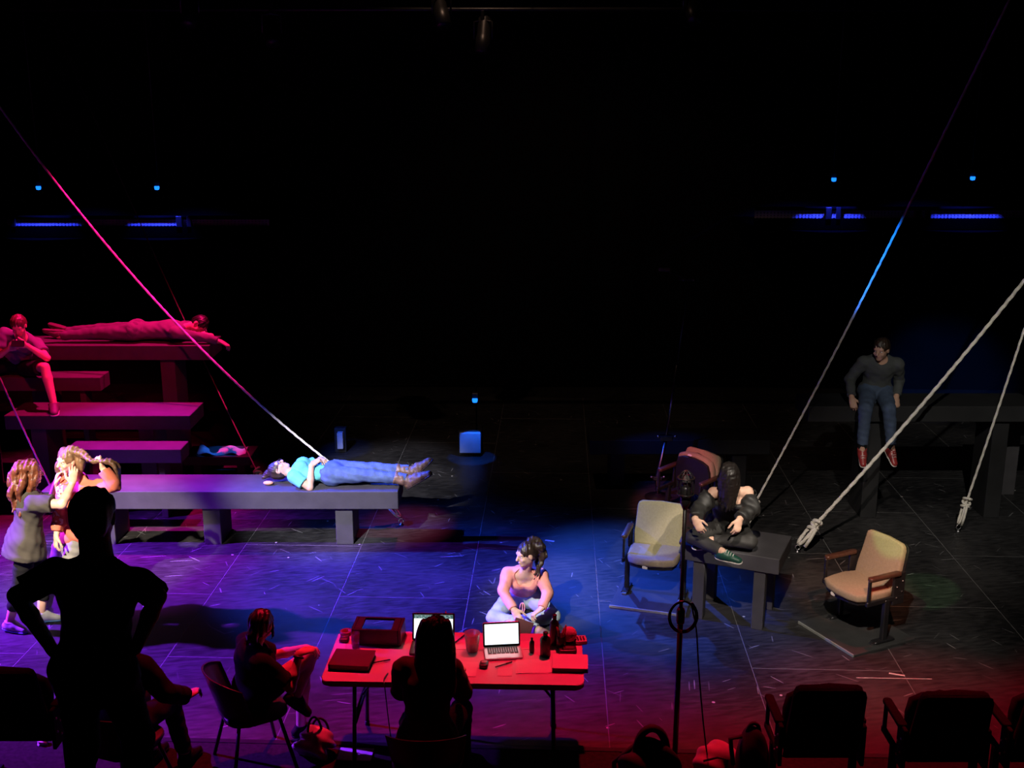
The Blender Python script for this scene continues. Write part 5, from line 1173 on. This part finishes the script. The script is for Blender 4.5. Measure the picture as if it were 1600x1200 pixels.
# -- man standing in the audience, hands on hips
def hips_man():
    Y = 4.80; pel = P(150, 1062, Y); nk = P(150, 846, Y - 0.02); hd = P(148, 806, Y + 0.03)
    nk[2] = hd[2] - 0.20; pel[2] = nk[2] - 0.56
    sz = 1.10; lf = V(-1, 0.02, 0)
    arms = [dict(w=P(84, 1018, Y + 0.02), elbow=P(26, 930, Y - 0.10), d=V(0.55, 0.35, -0.55), n=V(0.8, 0.1, 0.3), curl=0.3), dict(w=P(212, 1014, Y + 0.02), elbow=P(246, 932, Y - 0.10), d=V(-0.55, 0.35, -0.55), n=V(-0.8, 0.1, 0.3), curl=0.3)]
    legs = [dict(a=V(pel[0] - 0.16, Y - 0.02, sz + 0.09), pole=V(0, 1, 0), toe=V(-0.3, 1, 0)), dict(a=V(pel[0] + 0.16, Y - 0.02, sz + 0.09), pole=V(0, 1, 0), toe=V(0.3, 1, 0))]
    person('man seen from behind in silhouette, standing with hands on hips at the left', 1.84, pel, nk, lf, lf, hd, V(0.05, 1, -0.08), V(0, 0, 1), arms, legs,
        dict(fem=False, skin=SKIN2, hair=HAIRBK, shirt=BLACKCLOTH, sleeve=0.80, sh_e=0.013, hem=-0.12, flare=0.01, trousers=BLACKCLOTH, shoes=BLACKCLOTH, sole=BLACKCLOTH, bulk=0.98, head=1.08, neck=1.28, drop=0.03), sz, 0.008)
hips_man()

# -- crew at the table
def crew():
    # woman at the left end, one knee drawn up
    Y = 7.22; pel = with_z(P(398, 1085, Y), 0.565); nk = P(394, 1010, Y - 0.02); hd = P(410, 975, Y + 0.03)
    fw = nrm(V(0.85, 0.5, 0)); lf = V(-fw[1], fw[0], 0)
    kn = P(486, 1022, 7.34)
    arms = [dict(w=P(478, 1012, 7.46), pole=V(0.2, 0.6, -0.8), d=V(0.7, -0.55, 0.1), n=V(0.1, 0, -1), curl=0.4), dict(w=P(468, 1020, 7.20), pole=V(0.1, -0.4, -1), d=V(0.85, 0.35, 0.10), n=V(0.1, 0.2, -1), curl=0.5)]
    legs = [dict(a=with_z(P(470, 1130, 7.5), 0.10), knee=with_z(P(475, 1050, 7.52), 0.56), toe=V(0.8, 0.4, -0.05)), dict(a=P(463, 1088, 7.36), knee=kn, toe=V(0.7, 0.1, -0.6), sole=V(-0.5, 0, -0.8))]
    hw = [lock([(0, -0.02, -0.09), (0.0, -0.06, -0.12), (-0.02, -0.09, -0.11)], [0.04, 0.035, 0.015], 0.0, 6), lock([(-0.06, 0.0, 0.03), (-0.07, -0.07, 0.03), (-0.065, -0.12, 0.02)], [0.015, 0.010, 0.004], 0.0, 6)]
    r, HP, O = person('woman in a black tee seated left of the table, red-lit knee drawn up', 1.64, pel, nk, lf, lf, hd, V(0.45, 0.88, -0.10), V(0, 0, 1), arms, legs,
        dict(skin=SKIN, hair=HAIRBK, shirt=BLACKCLOTH, sleeve=0.80, sh_e=0.022, hem=-0.06, trousers=BLACKCLOTH, tr_len=0.42, shoes=BLACKCLOTH, sole=BLACKCLOTH, locks=hw), 0.455, 0.0075, -0.02)
    w = arms[1]['w'] - O; dd = nrm(arms[1]['w'] - arms[1]['e']); a1 = nrm(np.cross(dd, Z_)); a2 = np.cross(dd, a1)
    MB().tube([w - dd * 0.03 + (a1 * math.cos(a) + a2 * math.sin(a)) * 0.031 for a in np.linspace(0, 6.28, 16)[:-1]], 0.009, 8, closed=True).build('wrist_watch', BLK, r, True)
    shell_chair('dark curved-back chair under the woman in the black tee', (pel[0] - 0.02, pel[1] - 0.02, 0), math.atan2(-fw[0], fw[1]) + math.pi, 0.80)
    # long haired woman at the table
    Y = 6.70; pel = with_z(P(668, 1120, Y - 0.08), 0.56); nk = P(668, 1030, Y); hd = P(682, 996, Y + 0.04)
    nk = V(nk[0], Y, 1.06); hd = V(hd[0], Y + 0.05, 1.255)
    lf = V(-1, 0.05, 0)
    arms = [dict(w=with_z(P(640, 1040, 7.02), 0.80), elbow=P(627, 1078, 6.78), d=V(0.3, 0.9, 0), n=V(0, 0, -1), curl=0.4), dict(w=with_z(P(716, 1040, 7.02), 0.80), elbow=P(722, 1080, 6.78), d=V(0.1, 0.95, 0), n=V(0, 0, -1), curl=0.4)]
    legs = [dict(a=with_z(P(640, 1180, 7.2), 0.09), pole=V(-0.2, 1, 0.4), toe=V(0, 1, 0)), dict(a=with_z(P(724, 1180, 7.14), 0.09), knee=with_z(P(722, 1115, 7.02), 0.53), toe=V(0.1, 1, 0))]
    hw = []
    for i in range(13):
        x = -0.085 + 0.17 * i / 12; hw.append(lock([(x * 0.85, 0.07, -0.04), (x * 1.15, -0.03, -0.085 + 2.2 * x * x), (x * 1.25, -0.18, -0.10 + 2.0 * x * x), (x * 1.35, -0.33, -0.11 + 1.0 * x * x), (x * 1.2, -0.42 - 0.03 * (i % 3), -0.11)], [0.034, 0.032, 0.032, 0.028, 0.012], 0.0, 18, i))
    person('woman with long straight dark hair seen from behind, working at the table', 1.66, pel, nk, lf, lf, hd, V(0.06, 1, -0.10), V(0, 0, 1), arms, legs,
        dict(skin=SKIN, hair=HAIRBK, shirt=mat('maroon_sweater', (0.09, 0.035, 0.035), 0.95, var=0.2), sleeve=1.9, sh_e=0.028, hem=-0.10, trousers=BLACKCLOTH, shoes=BLACKCLOTH, sole=BLACKCLOTH, locks=hw, ears=False), 0.455, 0.0078, -0.03)
    shell_chair('dark chair under the long haired woman at the table', (pel[0], pel[1] - 0.02, 0), math.pi, 0.74)
    # crew member behind the standing man
    Y = 6.80; pel = with_z(P(190, 1110, Y), 0.56); nk = V(P(186, 1030, Y)[0], Y + 0.02, 1.04); hd = V(P(172, 1000, Y)[0], Y + 0.06, 1.23)
    fw = nrm(V(0.35, 0.93, 0)); lf = V(-fw[1], fw[0], 0)
    arms = [dict(w=with_z(P(220, 1080, 7.1), 0.66), pole=V(-0.7, 0, -0.5), d=V(0.4, 0.9, 0), n=V(0, 0, -1), curl=0.4), dict(w=P(292, 1088, 7.0), elbow=P(258, 1082, 6.76), d=V(0.5, 0.85, 0.02), n=V(0, 0, -1), curl=0.5)]
    legs = [dict(a=with_z(P(240, 1180, 7.2), 0.09), pole=V(0, 1, 0.4), toe=V(0.2, 1, 0)), dict(a=with_z(P(290, 1180, 7.15), 0.09), pole=V(0.2, 1, 0.4), toe=V(0.3, 1, 0))]
    person('crew member in a dark jacket seated behind the standing silhouetted man', 1.72, pel, nk, lf, lf, hd, V(0.3, 0.95, -0.1), V(0, 0, 1), arms, legs,
        dict(fem=False, skin=SKIN, hair=HAIRBK, shirt=BLACKCLOTH, sleeve=1.9, sh_e=0.03, hem=-0.08, trousers=BLACKCLOTH, shoes=BLACKCLOTH, sole=BLACKCLOTH), 0.455, 0.0085)
    shell_chair('dark chair under the crew member behind the standing man', (pel[0], pel[1] - 0.02, 0), math.atan2(-fw[0], fw[1]) + math.pi, 0.78)
crew()
